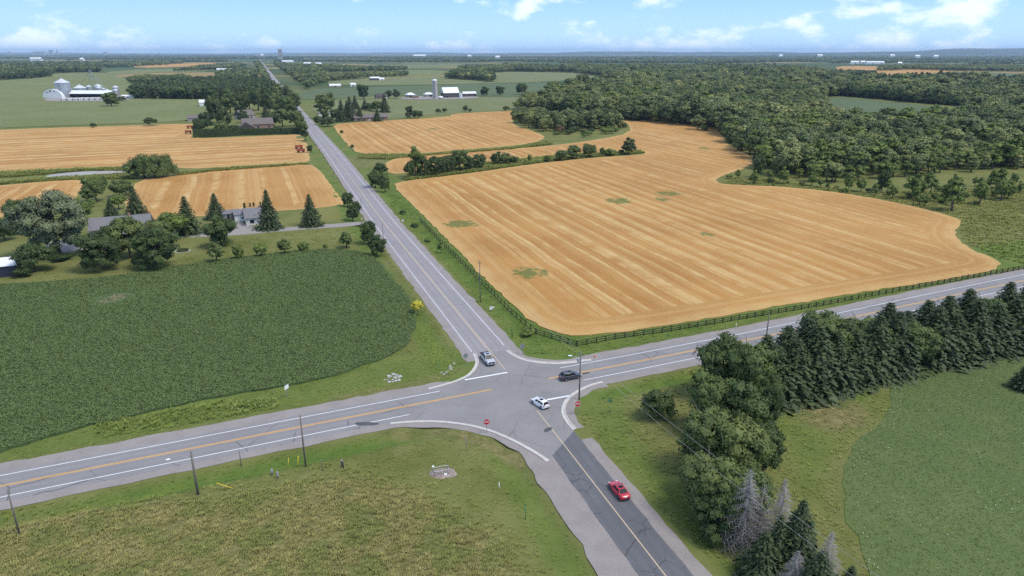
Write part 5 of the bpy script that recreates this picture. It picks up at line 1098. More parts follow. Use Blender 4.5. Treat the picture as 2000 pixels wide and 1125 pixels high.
# small roadside furniture
def board(px, top, w, h, label, face, n=1):
    p, H_ = hpx(px, top); v = thing('sign_board', label, 'sign', (p[0], p[1], tz(*p)), math.atan2(face[1], face[0]) + math.pi / 2)
    for s in ((-1, 1) if n == 2 else (0,)): MB().box(s * w * .42 - .05, s * w * .42 + .05, .02, .12, -.1, H_ - .05).obj('post', GREYW, v)
    MB().box(-w / 2, w / 2, -.02, .018, H_ - h, H_).obj('panel', WHT, v); return v, H_
board((562, 776), 751, 1.15, .85, 'blank white notice board on a post beside the soybean field', -NSD * .7 + EWD * .7)
v, H_ = board((959, 608), 598, .7, .85, 'white yard sign with side flag by the rail fence', -NSD)
MB().box(.37, .95, -.02, .018, H_ - .45, H_ - .05).obj('side_flag', WHT, v)
def street_name(px, top):
    p, h = hpx(px, top); v = thing('street_name_sign', 'slim green street name post in the grass at the right corner', 'sign', (p[0], p[1], tz(*p)), YAW)
    MB().tube([(0, 0, -.1), (0, 0, h)], .035, 6).obj('post', GAL, v); MB().box(-.55, .55, -.01, .01, h, h + .22).obj('name_blade', GRN, v); MB().box(-.01, .01, -.5, .5, h + .23, h + .44).obj('name_blade', GRN, v)
street_name((1190, 808), 783)
def stub(px, top, r, mat, cap, name, label, lean=0.0):
    p, h = hpx(px, top); v = thing(name, label, 'post', (p[0], p[1], tz(*p)), .3)
    MB().tube([(0, 0, -.1), (lean * h, 0, h * .96)], r, 8).obj('shaft', mat, v, True); c = MB(); c.lathe([(r * 1.15, -.06), (r * 1.15, .04), (.01, .07)], 8); c.obj('cap', cap, v, True).location = (lean * h, 0, h * .96); return v
stub((668, 911), 898, .10, plain('dark_steel', (.05, .05, .055), .5, .1, 2, .3), GAL, 'bollard', 'left one of two dark capped bollards in the corner grass'); stub((670.5, 915), 900, .10, plain('dark_steel_b', (.045, .045, .05), .5, .1, 2, .3), GAL, 'bollard', 'right one of two dark capped bollards in the corner grass')
stub((532, 928), 915, .16, GAL, GREYW, 'cable_pedestal', 'left one of two grey cable pedestals by the yellow guards'); stub((543, 934), 921, .15, GREYW, GAL, 'cable_pedestal', 'right one of two grey cable pedestals by the yellow guards')
stub((581, 911), 889, .06, YEL, YEL, 'guy_guard', 'yellow guy guard nearest to the tall dark pole', .14); stub((562, 914), 893, .05, YEL, YEL, 'guy_guard', 'thin yellow guy guard left of the other one', .14); stub((456, 953), 938, .06, YEL, YEL, 'guy_guard', 'yellow guy guard leaning far over right of the weathered pole', -1.6)
stub((913, 880), 849, .06, GREYW, GREYW, 'marker_post', 'thin leaning post in the grass left below the stop sign', -.12); stub((975, 957), 943, .06, WHP, WHP, 'marker_post', 'short white marker right of the storm drain'); stub((1026, 1013), 988, .05, GRN, GRN, 'marker_post', 'slim green marker in the mown grass near the gravel'); stub((1000, 660), 642, .09, WOODD, WOODD, 'marker_post', 'short dark post in the verge before the rail fence')
stub((1343, 763), 754, .10, WOODD, WOODD, 'marker_post', 'short dark post at the grass edge left of the thicket'); stub((1437, 643), 630, .06, WHP, ORG, 'marker_post', 'white marker with orange cap on the far shoulder')
p = G(1163, 697); v = thing('traffic_cone', 'small orange cone lying on the far shoulder', 'cone', (p[0], p[1], .18), .6); MB().lathe([(.02, .35), (.16, -.3)], 10).obj('cone', ORG, v, True).rotation_euler = (0, R(85), 0); MB().box(-.03, .03, -.2, .2, -.17, .23).obj('base', ORG, v).location = (-.33, 0, 0)
# storm drain with pipe rail
p = G(862, 930); v = thing('storm_drain', 'storm drain inlet with grey pipe railing on a stony bed', 'drain', (p[0], p[1], tz(*p)), YAW - .1)
bed = MB(); rng = random.Random(3); n = 22; ring = [(math.cos(i / n * 6.283) * 2.6 * rng.uniform(.85, 1.1), math.sin(i / n * 6.283) * 1.9 * rng.uniform(.85, 1.1)) for i in range(n)]
bed.add([(0, 0, .28)] + [(x * .6, y * .6, .22) for x, y in ring] + [(x, y, -.05) for x, y in ring], [(0, 1 + i, 1 + (i + 1) % n) for i in range(n)] + [(1 + i, 1 + n + i, 1 + n + (i + 1) % n, 1 + (i + 1) % n) for i in range(n)]); bed.obj('stone_bed', plain('stone_bed', (.27, .215, .18), .95, .3, 2.5), v)
for k in range(60): 
    a = rng.uniform(0, 6.28); r_ = rng.uniform(.4, 2.4); s = rng.uniform(.08, .2)
    if k == 0: stm = MB(); stm.lathe([(.01, -.5), (.8, -.3), (1, .1), (.6, .5), (.01, .6)], 6); stm = stm.mesh('stone', GRAV)
    o = link('stone', stm, v); o.location = (math.cos(a) * r_, math.sin(a) * r_ * .75, .26 - r_ * .1); o.scale = (s, s * .8, s * .6); o.rotation_euler = (0, 0, a * 3)
for x, y in ((-1.2, -.6), (1.2, -.6), (-1.2, .6), (1.2, .6)): MB().tube([(x, y, 0), (x, y, 1.05)], .05, 6).obj('rail_post', GAL, v)
for a, b in (((-1.2, -.6), (1.2, -.6)), ((-1.2, .6), (1.2, .6)), ((-1.2, -.6), (-1.2, .6)), ((1.2, -.6), (1.2, .6))):
    MB().tube([(*a, 1.08), (*b, 1.08)], .045, 6).obj('top_rail', GAL, v)
for i in range(7): MB().tube([(-1.1 + i * .37, -.55, .36), (-1.1 + i * .37, .55, .36)], .03, 5).obj('grate_bar', GAL, v)
b_ = MB(); b_.lathe([(.01, -.2), (.16, -.12), (.2, 0), (.16, .12), (.01, .2)], 10); b_.obj('marker_ball', WHP, v, True).location = (-1.2, .6, 1.3)
MB().box(.3, .75, -.95, -.7, .2, .55).obj('valve_box', WHP, v, False, .05)
# stones lining the ditch outlet
def rocks(px, n, label, seed, smin=.2, smax=.55):
    rng = np.random.default_rng(seed); Q = scatter_poly(px, .5, seed); Q = Q[rng.permutation(len(Q))[:n]]; mb = MB()
    for q in Q:
        s = rng.uniform(smin, smax); z = tz(*q); m = MB(); a0 = rng.uniform(0, 6)
        pr = [(0.02, -.3), (.8, -.2), (1, .1), (.7, .42), (.02, .5)]; vs = [(q[0] + r_ * s * math.cos(a0 + j * 1.0472) * rng.uniform(.75, 1.1), q[1] + r_ * s * math.sin(a0 + j * 1.0472) * rng.uniform(.6, 1.0), z + zz * s) for r_, zz in pr for j in range(6)]
        mb.add(vs, [(i * 6 + j, i * 6 + (j + 1) % 6, (i + 1) * 6 + (j + 1) % 6, (i + 1) * 6 + j) for i in range(4) for j in range(6)])
    return tag(mb.obj('riprap', plain('riprap_stone', (.40, .38, .36), .95, .25, 2)), label, kind='stuff')
rocks([(748, 742), (760, 732), (785, 730), (790, 738), (765, 746)], 60, 'pale stones lining the ditch in the mown verge', 4); rocks([(858, 728), (872, 722), (888, 704), (892, 708), (880, 726), (866, 733)], 34, 'pale stones lining the culvert mouth by the back of the sign', 5, .15, .4)
# dark rail fences
def fence(px, z, bay, rails, label, hz=1.3):
    poly = resample(GP(px), .5, False); seg = np.linalg.norm(np.diff(poly, axis=0), axis=1); cum = np.concatenate([[0], np.cumsum(seg)]); n = max(1, round(cum[-1] / bay)); bay = cum[-1] / n
    pts = np.array([[np.interp(i * bay, cum, poly[:, 0]), np.interp(i * bay, cum, poly[:, 1])] for i in range(n + 1)]); zz = terrain(pts)
    v = thing('rail_fence', label, 'fence', (pts[0][0], pts[0][1], 0)); o0 = pts[0]
    pm = MB(); pm.box(-.10, .10, -.10, .10, -.2, hz + .15); pm = pm.mesh('post', WOODD)
    rmesh = MB(); rmesh.box(0, 1, .105, .155, -.075, .075); rmesh = rmesh.mesh('rail', WOODD)
    for i, p in enumerate(pts):
        o = link('post', pm, v); o.location = (p[0] - o0[0], p[1] - o0[1], zz[i] + random.uniform(-.04, .03)); o.rotation_euler = (random.gauss(0, .02), random.gauss(0, .02), 0)
        if i < n:
            d = pts[i + 1] - p; L_ = float(np.linalg.norm(d))
            for k in range(rails):
                o = link('rail', rmesh, v); o.location = (p[0] - o0[0], p[1] - o0[1], zz[i] + hz - k * (hz - .25) / max(1, rails - 1) - .08 + random.gauss(0, .012)); o.scale = (L_, 1, 1)
                o.rotation_euler = (0, -math.atan2(zz[i + 1] - zz[i], L_) + random.gauss(0, .004), math.atan2(d[1], d[0]))
    return v
fence([(1127, 676), (1200, 662), (1300, 647), (1400, 630), (1500, 612), (1600, 595), (1700, 577), (1800, 561), (1900, 543), (2010, 524)], 0, 2.6, 3, 'dark three-rail fence between the stubble and the cross road')
fence([(1048, 652), (1085, 664), (1126, 676)], 0, 2.6, 3, 'short dark rail fence cutting the field corner')
fence([(1046, 651), (1000, 612), (955, 566), (900, 511), (860, 472), (820, 430)], 0, 3.0, 2, 'dark two-rail fence between the stubble and the long road')

v, H_ = board((707, 436), 426, .45, .35, 'small white mailbox on a post at the drive mouth', -NSD); v.name = 'mailbox'; v['category'] = 'mailbox'
MB().box(-.2, .2, .02, .5, H_ - .33, H_ - .02).obj('box', WHP, v, False, .05)
board((787, 438), 429, .8, .6, 'small blank white sign on the right verge opposite the drive', -NSD)
p = G(357, 490); v = thing('flower_bed', 'round stone-edged flower bed on the lawn by the dark yard trees', 'flower bed', (p[0], p[1], tz(*p)))
es = MB(); es.lathe([(.01, -.3), (.8, -.2), (1, .1), (.6, .5), (.01, .6)], 6); es = es.mesh('edge_stone', plain('pale_edge_stone', (.5, .48, .45), .9, .15, 2))
for i in range(26): o = link('edge_stone', es, v); a = i / 26 * 6.283; o.location = (math.cos(a) * 2.3, math.sin(a) * 2.3, .05); o.scale = (.26, .2, .2); o.rotation_euler = (0, 0, a * 2.7)
bd = MB(); bd.lathe([(2.2, .03), (1.2, .16), (.01, .22)], 20); bd.obj('soil', plain('bed_soil', (.06, .045, .035), .95, .3, 3), v)
rg = np.random.default_rng(8); a = rg.uniform(0, 6.28, 260); r_ = 2.0 * np.sqrt(rg.random(260)); Pq = np.column_stack([r_ * np.cos(a), r_ * np.sin(a), rg.uniform(.2, .65, 260)]); nn = rg.normal(0, .4, (260, 3)) + [0, 0, 1]; nn /= np.linalg.norm(nn, axis=1)[:, None]
link('foliage', crown_mesh('foliage', leaf_arrays(Pq, nn, .3, rg), nn, rg.random(260), LEAF['dark']), v)
# ================================================================== BUILDINGS
def sheet_mat(name, col, rough=.45, metal=0.0, ribs=.35):
    m, nt, b = newmat(name); tcn = N(nt, 'ShaderNodeTexCoord').outputs['Object']; sp = N(nt, 'ShaderNodeSeparateXYZ', {0: tcn})
    n = NOISE(nt, tcn, .4, 4); setin(nt, b, 'Base Color', MIX(nt, RAMP(nt, n, .3, .7), tuple(c * .86 for c in col), col)); setin(nt, b, 'Roughness', rough); setin(nt, b, 'Metallic', metal)
    bump(nt, b, M(nt, 'SINE', M(nt, 'MULTIPLY', sp.outputs[0], 2 * math.pi / ribs)), .3, .03); return m
R_WHITE = sheet_mat('white_metal_roof', (.78, .79, .80)); R_GREY = plain('grey_shingle', (.17, .165, .17), .9, .2, 2.5); R_BROWN = plain('brown_shingle', (.155, .130, .120), .9, .2, 2.5); R_DARK = plain('dark_shingle', (.075, .07, .07), .9, .2, 2)
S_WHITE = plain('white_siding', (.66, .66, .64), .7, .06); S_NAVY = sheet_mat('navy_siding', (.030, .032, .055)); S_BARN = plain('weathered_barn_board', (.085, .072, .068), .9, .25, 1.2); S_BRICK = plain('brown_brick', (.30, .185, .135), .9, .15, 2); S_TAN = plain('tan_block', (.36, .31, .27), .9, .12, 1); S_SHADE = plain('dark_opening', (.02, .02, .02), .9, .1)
S_CONC = plain('silo_concrete', (.42, .39, .36), .9, .12, .3); GALV = sheet_mat('galvanised_bin', (.50, .52, .54), .4, .35, .8); BINROOF = plain('bin_roof', (.68, .69, .70), .4, .06, .5, .3); S_RED = plain('faded_red', (.30, .10, .075), .8, .2)
def gable(name, label, px, w, d, wh, rise, wall, roof, yaw=0.0, oh=.4, wins=(), doors=(), cat='building', chimney=False, z=None, open_front=False, hip=0.0, lean=False):
    """ridge along local x (EW). wins/doors: (side, u 0-1, sill, width, height) with side f/b/l/r; px: middle of the front foot."""
    p = G(*px); yw = YAW + yaw; c, s = math.cos(yw), math.sin(yw); ctr = p + np.array([-s, c]) * d / 2
    v = thing(name, label, cat, (ctr[0], ctr[1], tz(*p) if z is None else z), yw); x, y = w / 2, d / 2
    mb = MB()
    if open_front: mb.box(-x, x, y - .2, y, 0, wh); mb.box(-x, -x + .2, -y, y - .21, 0, wh); mb.box(x - .2, x, -y, y - .21, 0, wh)
    else: mb.prism([(-x, -y), (x, -y), (x, y), (-x, y)], -.2, wh)
    if rise and not lean and not hip:
        for e in (-x, x): mb.add([(e, -y, wh), (e, y, wh), (e, 0, wh + rise), (e * .985, -y, wh), (e * .985, y, wh), (e * .985, 0, wh + rise)], [(0, 1, 2), (3, 5, 4), (0, 2, 5, 3), (1, 4, 5, 2)])
    mb.obj('wall', wall, v); t = .16
    rm = MB(); hx = x + oh
    if lean: rm.add([(-hx, -y - oh, wh), (hx, -y - oh, wh), (hx, y + oh, wh + rise), (-hx, y + oh, wh + rise)] + [(-hx, -y - oh, wh + t), (hx, -y - oh, wh + t), (hx, y + oh, wh + rise + t), (-hx, y + oh, wh + rise + t)], [(3, 2, 1, 0), (4, 5, 6, 7), (0, 1, 5, 4), (1, 2, 6, 5), (2, 3, 7, 6), (3, 0, 4, 7)])
    else:
        q = hip if hip else 0; k = (y + oh) / y; lowz = wh - (k - 1) * rise
        top = [(-hx + q, 0, wh + rise + .05), (hx - q, 0, wh + rise + .05)]; base = [(-hx, -y - oh, lowz), (hx, -y - oh, lowz), (hx, y + oh, lowz), (-hx, y + oh, lowz)]
        V = base + top + [(a, b_, z_ + t) for a, b_, z_ in base] + [(a, b_, z_ + t) for a, b_, z_ in top]
        rm.add(V, [(0, 4, 5, 1), (2, 5, 4, 3), (0, 3, 4), (1, 5, 2), (6, 7, 11, 10), (8, 9, 10, 11), (6, 10, 9), (7, 8, 11), (0, 1, 7, 6), (1, 2, 8, 7), (2, 3, 9, 8), (3, 0, 6, 9)])
    ro = rm.obj('roof', roof, v); bm = bmesh.new(); bm.from_mesh(ro.data); bmesh.ops.recalc_face_normals(bm, faces=bm.faces); bm.to_mesh(ro.data); bm.free()
    if chimney: MB().box(x * .3 - .4, x * .3 + .4, -.4, .4, wh + rise * .5, wh + rise + 1.0).obj('chimney', S_BRICK, ro)
    def hole(nm, o, mt, fr):
        sd_, u, sill, ww, hh = o; e = .03
        cx = -x + 2 * x * u if sd_ in 'fb' else 0; cy = -y + 2 * y * u if sd_ in 'lr' else 0
        def bx(grow, e0, e1): 
            a, b_ = sill - grow, sill + hh + grow; q = ww / 2 + grow
            if sd_ == 'f': return MB().box(cx - q, cx + q, -y - e1, -y - e0, a, b_)
            if sd_ == 'b': return MB().box(cx - q, cx + q, y + e0, y + e1, a, b_)
            if sd_ == 'l': return MB().box(-x - e1, -x - e0, cy - q, cy + q, a, b_)
            return MB().box(x + e0, x + e1, cy - q, cy + q, a, b_)
        wo = bx(.10, .002, .03).obj(nm, fr, v); bx(0, .031, .05).obj('pane' if nm == 'window' else 'leaf', mt, wo)
    for o in wins: hole('window', o, GLASS, S_WHITE)
    for o in doors: hole('door', o[:5], o[5] if len(o) > 5 else S_SHADE, S_WHITE if len(o) < 7 else o[6])
    return v
m_ = lambda px: mpp(G(*px))
# near left
gable('shed', 'dark navy shed with white metal roof at the left photo edge', (-7, 543), 11, 7.5, 3.6, 1.6, S_NAVY, R_WHITE, .05, .35, (), [('r', .5, 0, 2.4, 2.6, S_NAVY)], z=-.1)
gable('farmhouse', 'grey-roofed farmhouse mostly hidden behind dark yard trees', (238, 462), 20, 11, 3.4, 3.2, S_WHITE, R_GREY, 0, .5, [('f', .15, 1, 1.2, 1.3), ('f', .4, 1, 1.6, 1.3), ('f', .7, 1, 1.2, 1.3), ('r', .5, 1, 1.2, 1.2)], [('f', .55, 0, 1, 2.1, S_WHITE)], 'house', True)
gable('house', 'small white house with grey roof and garden cedars', (505, 439), 9.0, 13, 3.0, 2.6, S_WHITE, R_GREY, 0, .5, [('f', .25, .9, 1.6, 1.3), ('f', .75, .9, 1.6, 1.3), ('r', .4, .9, 1.2, 1.2), ('r', .7, .9, 1.2, 1.2)], [('l', .4, 0, 1, 2.1, S_WHITE)], 'house', True)
gable('garage', 'white garage attached left of the small white house', (476, 432), 6.5, 6.5, 2.7, 1.0, S_WHITE, R_GREY, 0, .3, [('f', .5, 1.2, 1.6, .5)], [('l', .5, 0, 3, 2.1, S_WHITE)], 'garage', lean=True)
gable('garden_shed', 'little grey garden shed left of the white garage', (453, 427), 6.5, 4, 2.2, 1.1, plain('grey_board', (.22, .2, .2), .9, .2, 2), R_GREY, .1, .25, [('f', .7, .9, .8, .8)], [('f', .3, 0, 1.2, 1.9)], 'shed')
# brown-roofed houses by the road
gable('house', 'brown cross-gabled house behind the clipped hedge', (505, 252), 26, 14, 4.5, 4.5, S_BRICK, R_BROWN, 0, .6, [('f', .1, 1.2, 2, 1.6), ('f', .5, 1.2, 2, 1.6), ('f', .85, 1.2, 2, 1.6)], [], 'house', True)
gable('house', 'front wing with white-edged gable of the brown house', (497, 257), 13, 13, 4.3, 4.4, S_BRICK, R_BROWN, R(90), .6, [('l', .5, 1.2, 2, 1.6)], [], 'house')
gable('house', 'second brown-roofed house just above the cross-gabled one', (486, 233), 16, 14, 4.5, 4.5, S_TAN, R_BROWN, .5, .5, [('f', .3, 1.2, 2, 1.6), ('f', .7, 1.2, 2, 1.6)], [], 'house')
gable('shed', 'long low brown-roofed shed at the left end of the garden', (390, 236), 22, 10, 3.0, 2.2, S_TAN, R_BROWN, 0, .4, [], [('f', .5, 0, 3, 2.4)], 'shed')
gable('shed', 'small white-roofed hut in the garden corner behind the hedge', (399, 244), 5.5, 5, 3.2, 1.2, S_SHADE, R_WHITE, .2, .4, [], [], 'shed', lean=True)
gable('shed', 'white-roofed barn left above the garden trees', (401, 208), 13, 14, 5, 3.0, S_WHITE, R_WHITE, 0, .3, [], [('f', .5, 0, 3, 3)], 'barn')
gable('shed', 'second white-roofed shed touching the white-roofed barn', (418, 206), 9, 10, 4, 2.5, S_WHITE, R_WHITE, 0, .3, [], [], 'barn')
gable('bungalow', 'brick bungalow with brown roof behind spruces', (725, 236), 34, 11, 3.6, 2.8, S_BRICK, R_BROWN, 0, .7, [('f', .12, 1, 2, 1.5), ('f', .3, 1, 2, 1.5), ('f', .6, 1, 2, 1.5), ('f', .85, 1, 2, 1.5)], [('f', .45, 0, 1.1, 2.2, S_WHITE)], 'house', True)
gable('shed', 'pale shed by the drive left of the bungalow', (634, 227), 12, 6, 3, 1.5, S_WHITE, R_GREY, 0, .3, [], [('f', .5, 0, 3, 2.4)], 'shed')
# central farm
k = m_((840, 190))
gable('farmhouse', 'dark-roofed farmhouse at the left end of the central farm', (746, 193), 22 * k, 9, 3.6, 3.6, S_BRICK, R_DARK, 0, .5, [('f', .2, 1, 2, 1.5), ('f', .5, 1, 2, 1.5)], [('f', .85, 0, 4, 2.6, S_WHITE)], 'house', True)
gable('machine_shed', 'white-roofed shed left of the silo, far one of two', (804, 191), 15 * k, 11, 4.6, 2.6, S_TAN, R_WHITE, .1, .8, [], [('f', .25, 0, 3.4, 3.6)], 'shed', hip=4)
gable('lean_to', 'grey flat-roofed annex in front of the left white-roofed shed', (812, 192.5), 13 * k, 6, 3.6, .8, S_BRICK, R_GREY, .1, .3, [('f', .3, 1, 2, 1.2)], [], 'shed', lean=True)
gable('machine_shed', 'white-roofed shed touching the left side of the silo', (839, 190), 16 * k, 11, 4.6, 2.4, S_TAN, R_WHITE, 0, .8, [], [('f', .7, 0, 3.4, 3.6)], 'shed', hip=4)
gable('barn', 'big dark barn with pale gable roof right of the silo', (882, 191), 31 * k, 16, 7.5, 7.5, S_BARN, R_WHITE, 0, .5, [('f', .35, 1.5, 1.6, 1.4), ('f', .55, 1.5, 1.6, 1.4), ('f', .75, 1.5, 1.6, 1.4)], [('f', .2, 0, 3.6, 3.8), ('l', .5, 0, 3.6, 4)], 'barn')
gable('barn', 'long dark shed with white roof at the right end of the farm', (918, 189), 27 * k, 9, 5.0, 2.6, S_BARN, R_WHITE, 0, .5, [('f', .4, 2.6, 9, .7)], [('f', .85, 0, 3, 3)], 'barn')
def silo(px, w, h, label, wall=S_CONC, roof=BINROOF, dome=True, name='silo', rib=1.2, ladder=True):
    p = G(*px); r = w / 2; v = thing(name, label, 'silo', (p[0], p[1], -.1), YAW)
    prof = []; n = max(6, int(h / rib))
    for i in range(n): z0 = h * i / n; z1 = h * (i + 1) / n; prof += [(r, z0), (r, z0 + (z1 - z0) * .82), (r * 1.012, z0 + (z1 - z0) * .88), (r * 1.012, z0 + (z1 - z0) * .97)]
    prof.append((r, h)); mb = MB(); mb.lathe(prof, 28); mb.obj('wall', wall, v, False)
    rp = [(r * 1.04, h - .05)] + ([(r * math.cos(a) * 1.04, h + r * .62 * math.sin(a)) for a in np.linspace(.15, 1.5, 7)] if dome else [(r * .5, h + r * .30), (r * .12, h + r * .52), (r * .12, h + r * .60), (.01, h + r * .62)])
    rb = MB(); rb.lathe(rp, 28); rb.obj('roof', roof, v, dome)
    if ladder:
        a = R(-110); mb = MB(); mb.box(-.5, .5, -.25, .25, 0, h * 1.02); o = mb.obj('ladder_cage', GAL, v); o.location = (math.cos(a) * (r + .2), math.sin(a) * (r + .2), 0); o.rotation_euler = (0, 0, a + math.pi / 2)
    return v
silo((850, 193), 9.4 * k, 33 * k, 'tall grey concrete silo with domed top at the central farm')
silo((900, 193), 6.5 * k, 9 * k, 'small white bin right of the big dark barn', S_WHITE, BINROOF, False, 'grain_bin', 1.2, False)
v = silo((861, 193.5), 9 * k, 3.0 * k, 'low round tank with white top between silo and barn', S_TAN, R_WHITE, True, 'storage_tank', 1, False)
# grain farm far left
kf = m_((150, 192))
def bin_(px, wpx, hp, label): return silo(px, wpx * kf, hp * kf, label, GALV, BINROOF, False, 'grain_bin', 1.1)
bin_((127, 191), 27, 29, 'tallest galvanised grain bin beside the white arched hall')
bin_((158, 184), 25, 13, 'wide grain bin right of the tallest one'); bin_((176, 183), 12, 15, 'dark narrow grain bin in the middle of the group'); bin_((194, 182), 17, 15, 'pale-roofed grain bin behind the narrow front one'); bin_((195, 185), 13, 14, 'narrow front grain bin right of the middle'); bin_((204, 184), 9, 11, 'low small grain bin behind the shed roof'); bin_((211, 186), 13, 9, 'flat wide grain bin at the right end of the shed roof'); bin_((228.5, 187), 12, 17, 'separate grain bin right of the shed, rear one of two'); bin_((228, 190.5), 10, 14, 'separate grain bin right of the shed, front one of two')
v = gable('cattle_shed', 'long open cattle shed with bright white roof before the bins', (176, 192), 80 * kf, 8, 6.5, 4.5, S_SHADE, R_WHITE, -YAW - .05, .6, [], [], 'shed', open_front=True, lean=True)
p = G(103, 192); v = thing('arched_hall', 'white fabric arched hall with round vents at the left of the bins', 'hall', (p[0], p[1], -.1), -.12); w, h, L = 21 * kf, 17.5 * kf, 30
arc = [(w * (math.cos(a) if True else 0), h * math.sin(a) ** .85) for a in np.linspace(0, math.pi, 19)]; mb = MB(); n = len(arc)
mb.add([(x, 0, z) for x, z in arc] + [(x, L, z) for x, z in arc], [(i, i + 1, n + i + 1, n + i) for i in range(n - 1)]); mb.obj('cover', plain('white_fabric', (.80, .80, .78), .7, .04), v, True)
mb = MB(); mb.add([(x * .995, .15, z * .995) for x, z in arc], [tuple(range(n))]); mb.obj('end_wall', plain('white_fabric_end', (.74, .74, .71), .7, .05, .3), v)
for a in (R(125), R(105), R(96), R(70)): o = MB().lathe([(.01, 0), (.85, 0), (.85, .2)], 12).obj('vent', S_SHADE, v); o.location = (w * .80 * math.cos(a), .1, h * .80 * math.sin(a)); o.rotation_euler = (R(90), 0, 0)
p = G(184, 185); v = thing('elevator_tower', 'lattice grain elevator tower with spouts above the bins', 'tower', (p[0], p[1], 0), YAW); hh = 52 * kf
for sx in (-1, 1):
    for sy in (-1, 1): MB().tube([(sx * 1.6, sy * 1.6, 0), (sx * 1.3, sy * 1.3, hh)], .20, 4).obj('tower_leg', GAL, v)
for i in range(9):
    z0, z1 = hh * i / 9, hh * (i + 1) / 9; s = 1 if i % 2 else -1
    MB().tube([(-1.5 * s, -1.5, z0), (1.5 * s, -1.5, z1)], .12, 4).obj('brace', GAL, v); MB().tube([(1.5, -1.5 * s, z0), (1.5, 1.5 * s, z1)], .12, 4).obj('brace', GAL, v)
def spout(b, zt, zb): q = G(*b) - p; c, s = math.cos(-YAW), math.sin(-YAW); MB().tube([(0, 0, zt), (q[0] * c - q[1] * s, q[0] * s + q[1] * c, zb)], .28, 5).obj('spout', GAL, v)
spout((158, 184), hh * .93, 17 * kf); spout((176, 183), hh * .9, 18 * kf); spout((194, 182), hh * .86, 19 * kf); spout((211, 186), hh * .8, 12 * kf); spout((228.5, 187), hh * .75, 20 * kf)
HUT = plain('calf_hutch', (.62, .61, .58), .6, .12); hm_ = MB(); hm_.prism([(-1.1, -1.4), (1.1, -1.4), (1.1, 1.4), (-1.1, 1.4)], 0, 1.7); hm_ = hm_.mesh('hutch_shell', HUT); hr = MB(); hr.add([(-1.2, -1.5, 1.7), (1.2, -1.5, 1.7), (1.2, 1.5, 1.7), (-1.2, 1.5, 1.7), (-.5, -1.4, 2.5), (.5, -1.4, 2.5), (.5, 1.4, 2.5), (-.5, 1.4, 2.5)], [(0, 1, 5, 4), (2, 3, 7, 6), (1, 2, 6, 5), (3, 0, 4, 7), (4, 5, 6, 7)]); hr = hr.mesh('hutch_top', HUT); hd = MB(); hd.box(-.7, .7, -1.45, -1.405, 0, 1.3); hd = hd.mesh('hutch_opening', S_SHADE)
for i in range(24):
    x = 122 + i * 3.6; q = G(x, 197.5 - (i % 3) * .25 - i * .06); v = thing('calf_hutch', f'{ORD[i]} pale calf hutch from the left in the row before the cattle shed', 'hutch', (q[0], q[1], .5), random.uniform(-.2, .2), 'calf hutches', (1.15, 1.15, 1.5)); link('hutch_shell', hm_, v); link('hutch_top', hr, v); link('hutch_opening', hd, v)
gable('shed', 'low white shed right of the separate grain bins', (250, 193), 20 * kf, 8, 4, 1.5, S_WHITE, R_WHITE, 0, .4, [], [('f', .5, 0, 3, 2.6)], 'shed')
# farther farms
FARF = [((733, 157), 19, 12, 5.5, 'pale-roofed barn beyond the green field', S_BARN), ((746, 157.5), 10, 8, 4, 'small white shed right of the pale-roofed barn', S_WHITE), ((441, 139.5), 32, 10, 5, 'long white shed amid the trees left of the road', S_WHITE), ((427, 143), 6, 6, 4, 'tiny white hut left of the long white shed', S_WHITE), ((655, 170), 22, 6, 3, 'pale low house beyond the road in the field', S_TAN), ((690, 169), 10, 6, 4, 'white hut under two dark trees beyond the road', S_WHITE),
        ((562, 124.5), 22, 8, 6, 'long white building in the distance right of the road', S_WHITE), ((600, 127.5), 14, 7, 5, 'white building in the distance farther right of the road', S_WHITE), ((622, 128), 12, 7, 5, 'third distant white building right of the road', S_WHITE), ((512, 112), 8, 8, 6, 'white speck of a building at the far end of the road', S_WHITE), ((70, 121), 22, 10, 9, 'distant white building on the left plain', S_WHITE), ((160, 119.5), 10, 8, 6, 'small distant white building left of centre', S_WHITE),
        ((820, 114), 34, 10, 7, 'distant pale factory left of centre', S_TAN), ((917, 113.5), 10, 8, 6, 'distant white hall right of the pale factory', S_WHITE), ((972, 117), 12, 10, 8, 'distant white dome-like barn near the centre', S_WHITE), ((1670, 125.5), 16, 9, 6, 'white barn at the left of the distant right farm', S_WHITE), ((1686, 124.5), 10, 8, 5, 'second white barn of the distant right farm', S_WHITE), ((1705, 126), 26, 10, 6, 'longest white barn of the distant right farm', S_WHITE), ((1722, 125.5), 10, 8, 5, 'last white barn of the distant right farm', S_WHITE), ((1758, 126), 8, 6, 4, 'small white hut right of the distant farm', S_WHITE),
        ((1525, 113), 10, 8, 6, 'white speck barn on the right plain, left one', S_WHITE), ((1602, 113.5), 14, 8, 7, 'white speck barn on the right plain, middle one', S_WHITE), ((1743, 113.5), 12, 8, 7, 'white speck barn above the distant right farm', S_WHITE), ((1792, 115.5), 13, 8, 8, 'white barn under the far hill, left one', S_WHITE), ((1828, 115.5), 12, 8, 8, 'white barn under the far hill, right one', S_WHITE), ((1952, 150.5), 6, 4, 3.5, 'lone white hut before the right conifers', S_WHITE), ((1693, 108.5), 5, 10, 8, 'tiny white building high on the right plain', S_WHITE)]
for (px, w, d, h, l, wall) in FARF:
    q = mpp(G(*px)); sc_ = max(1, q / 1.4); gable('far_barn', l, px, w * q * (.7 if px[1] < 120 else 1), d * sc_, h * sc_, 2.8 * sc_, wall, R_WHITE, -YAW if px[1] < 130 else 0, .3 * sc_, [], [('f', .5, 0, 3 * sc_, 3 * sc_)], 'building')
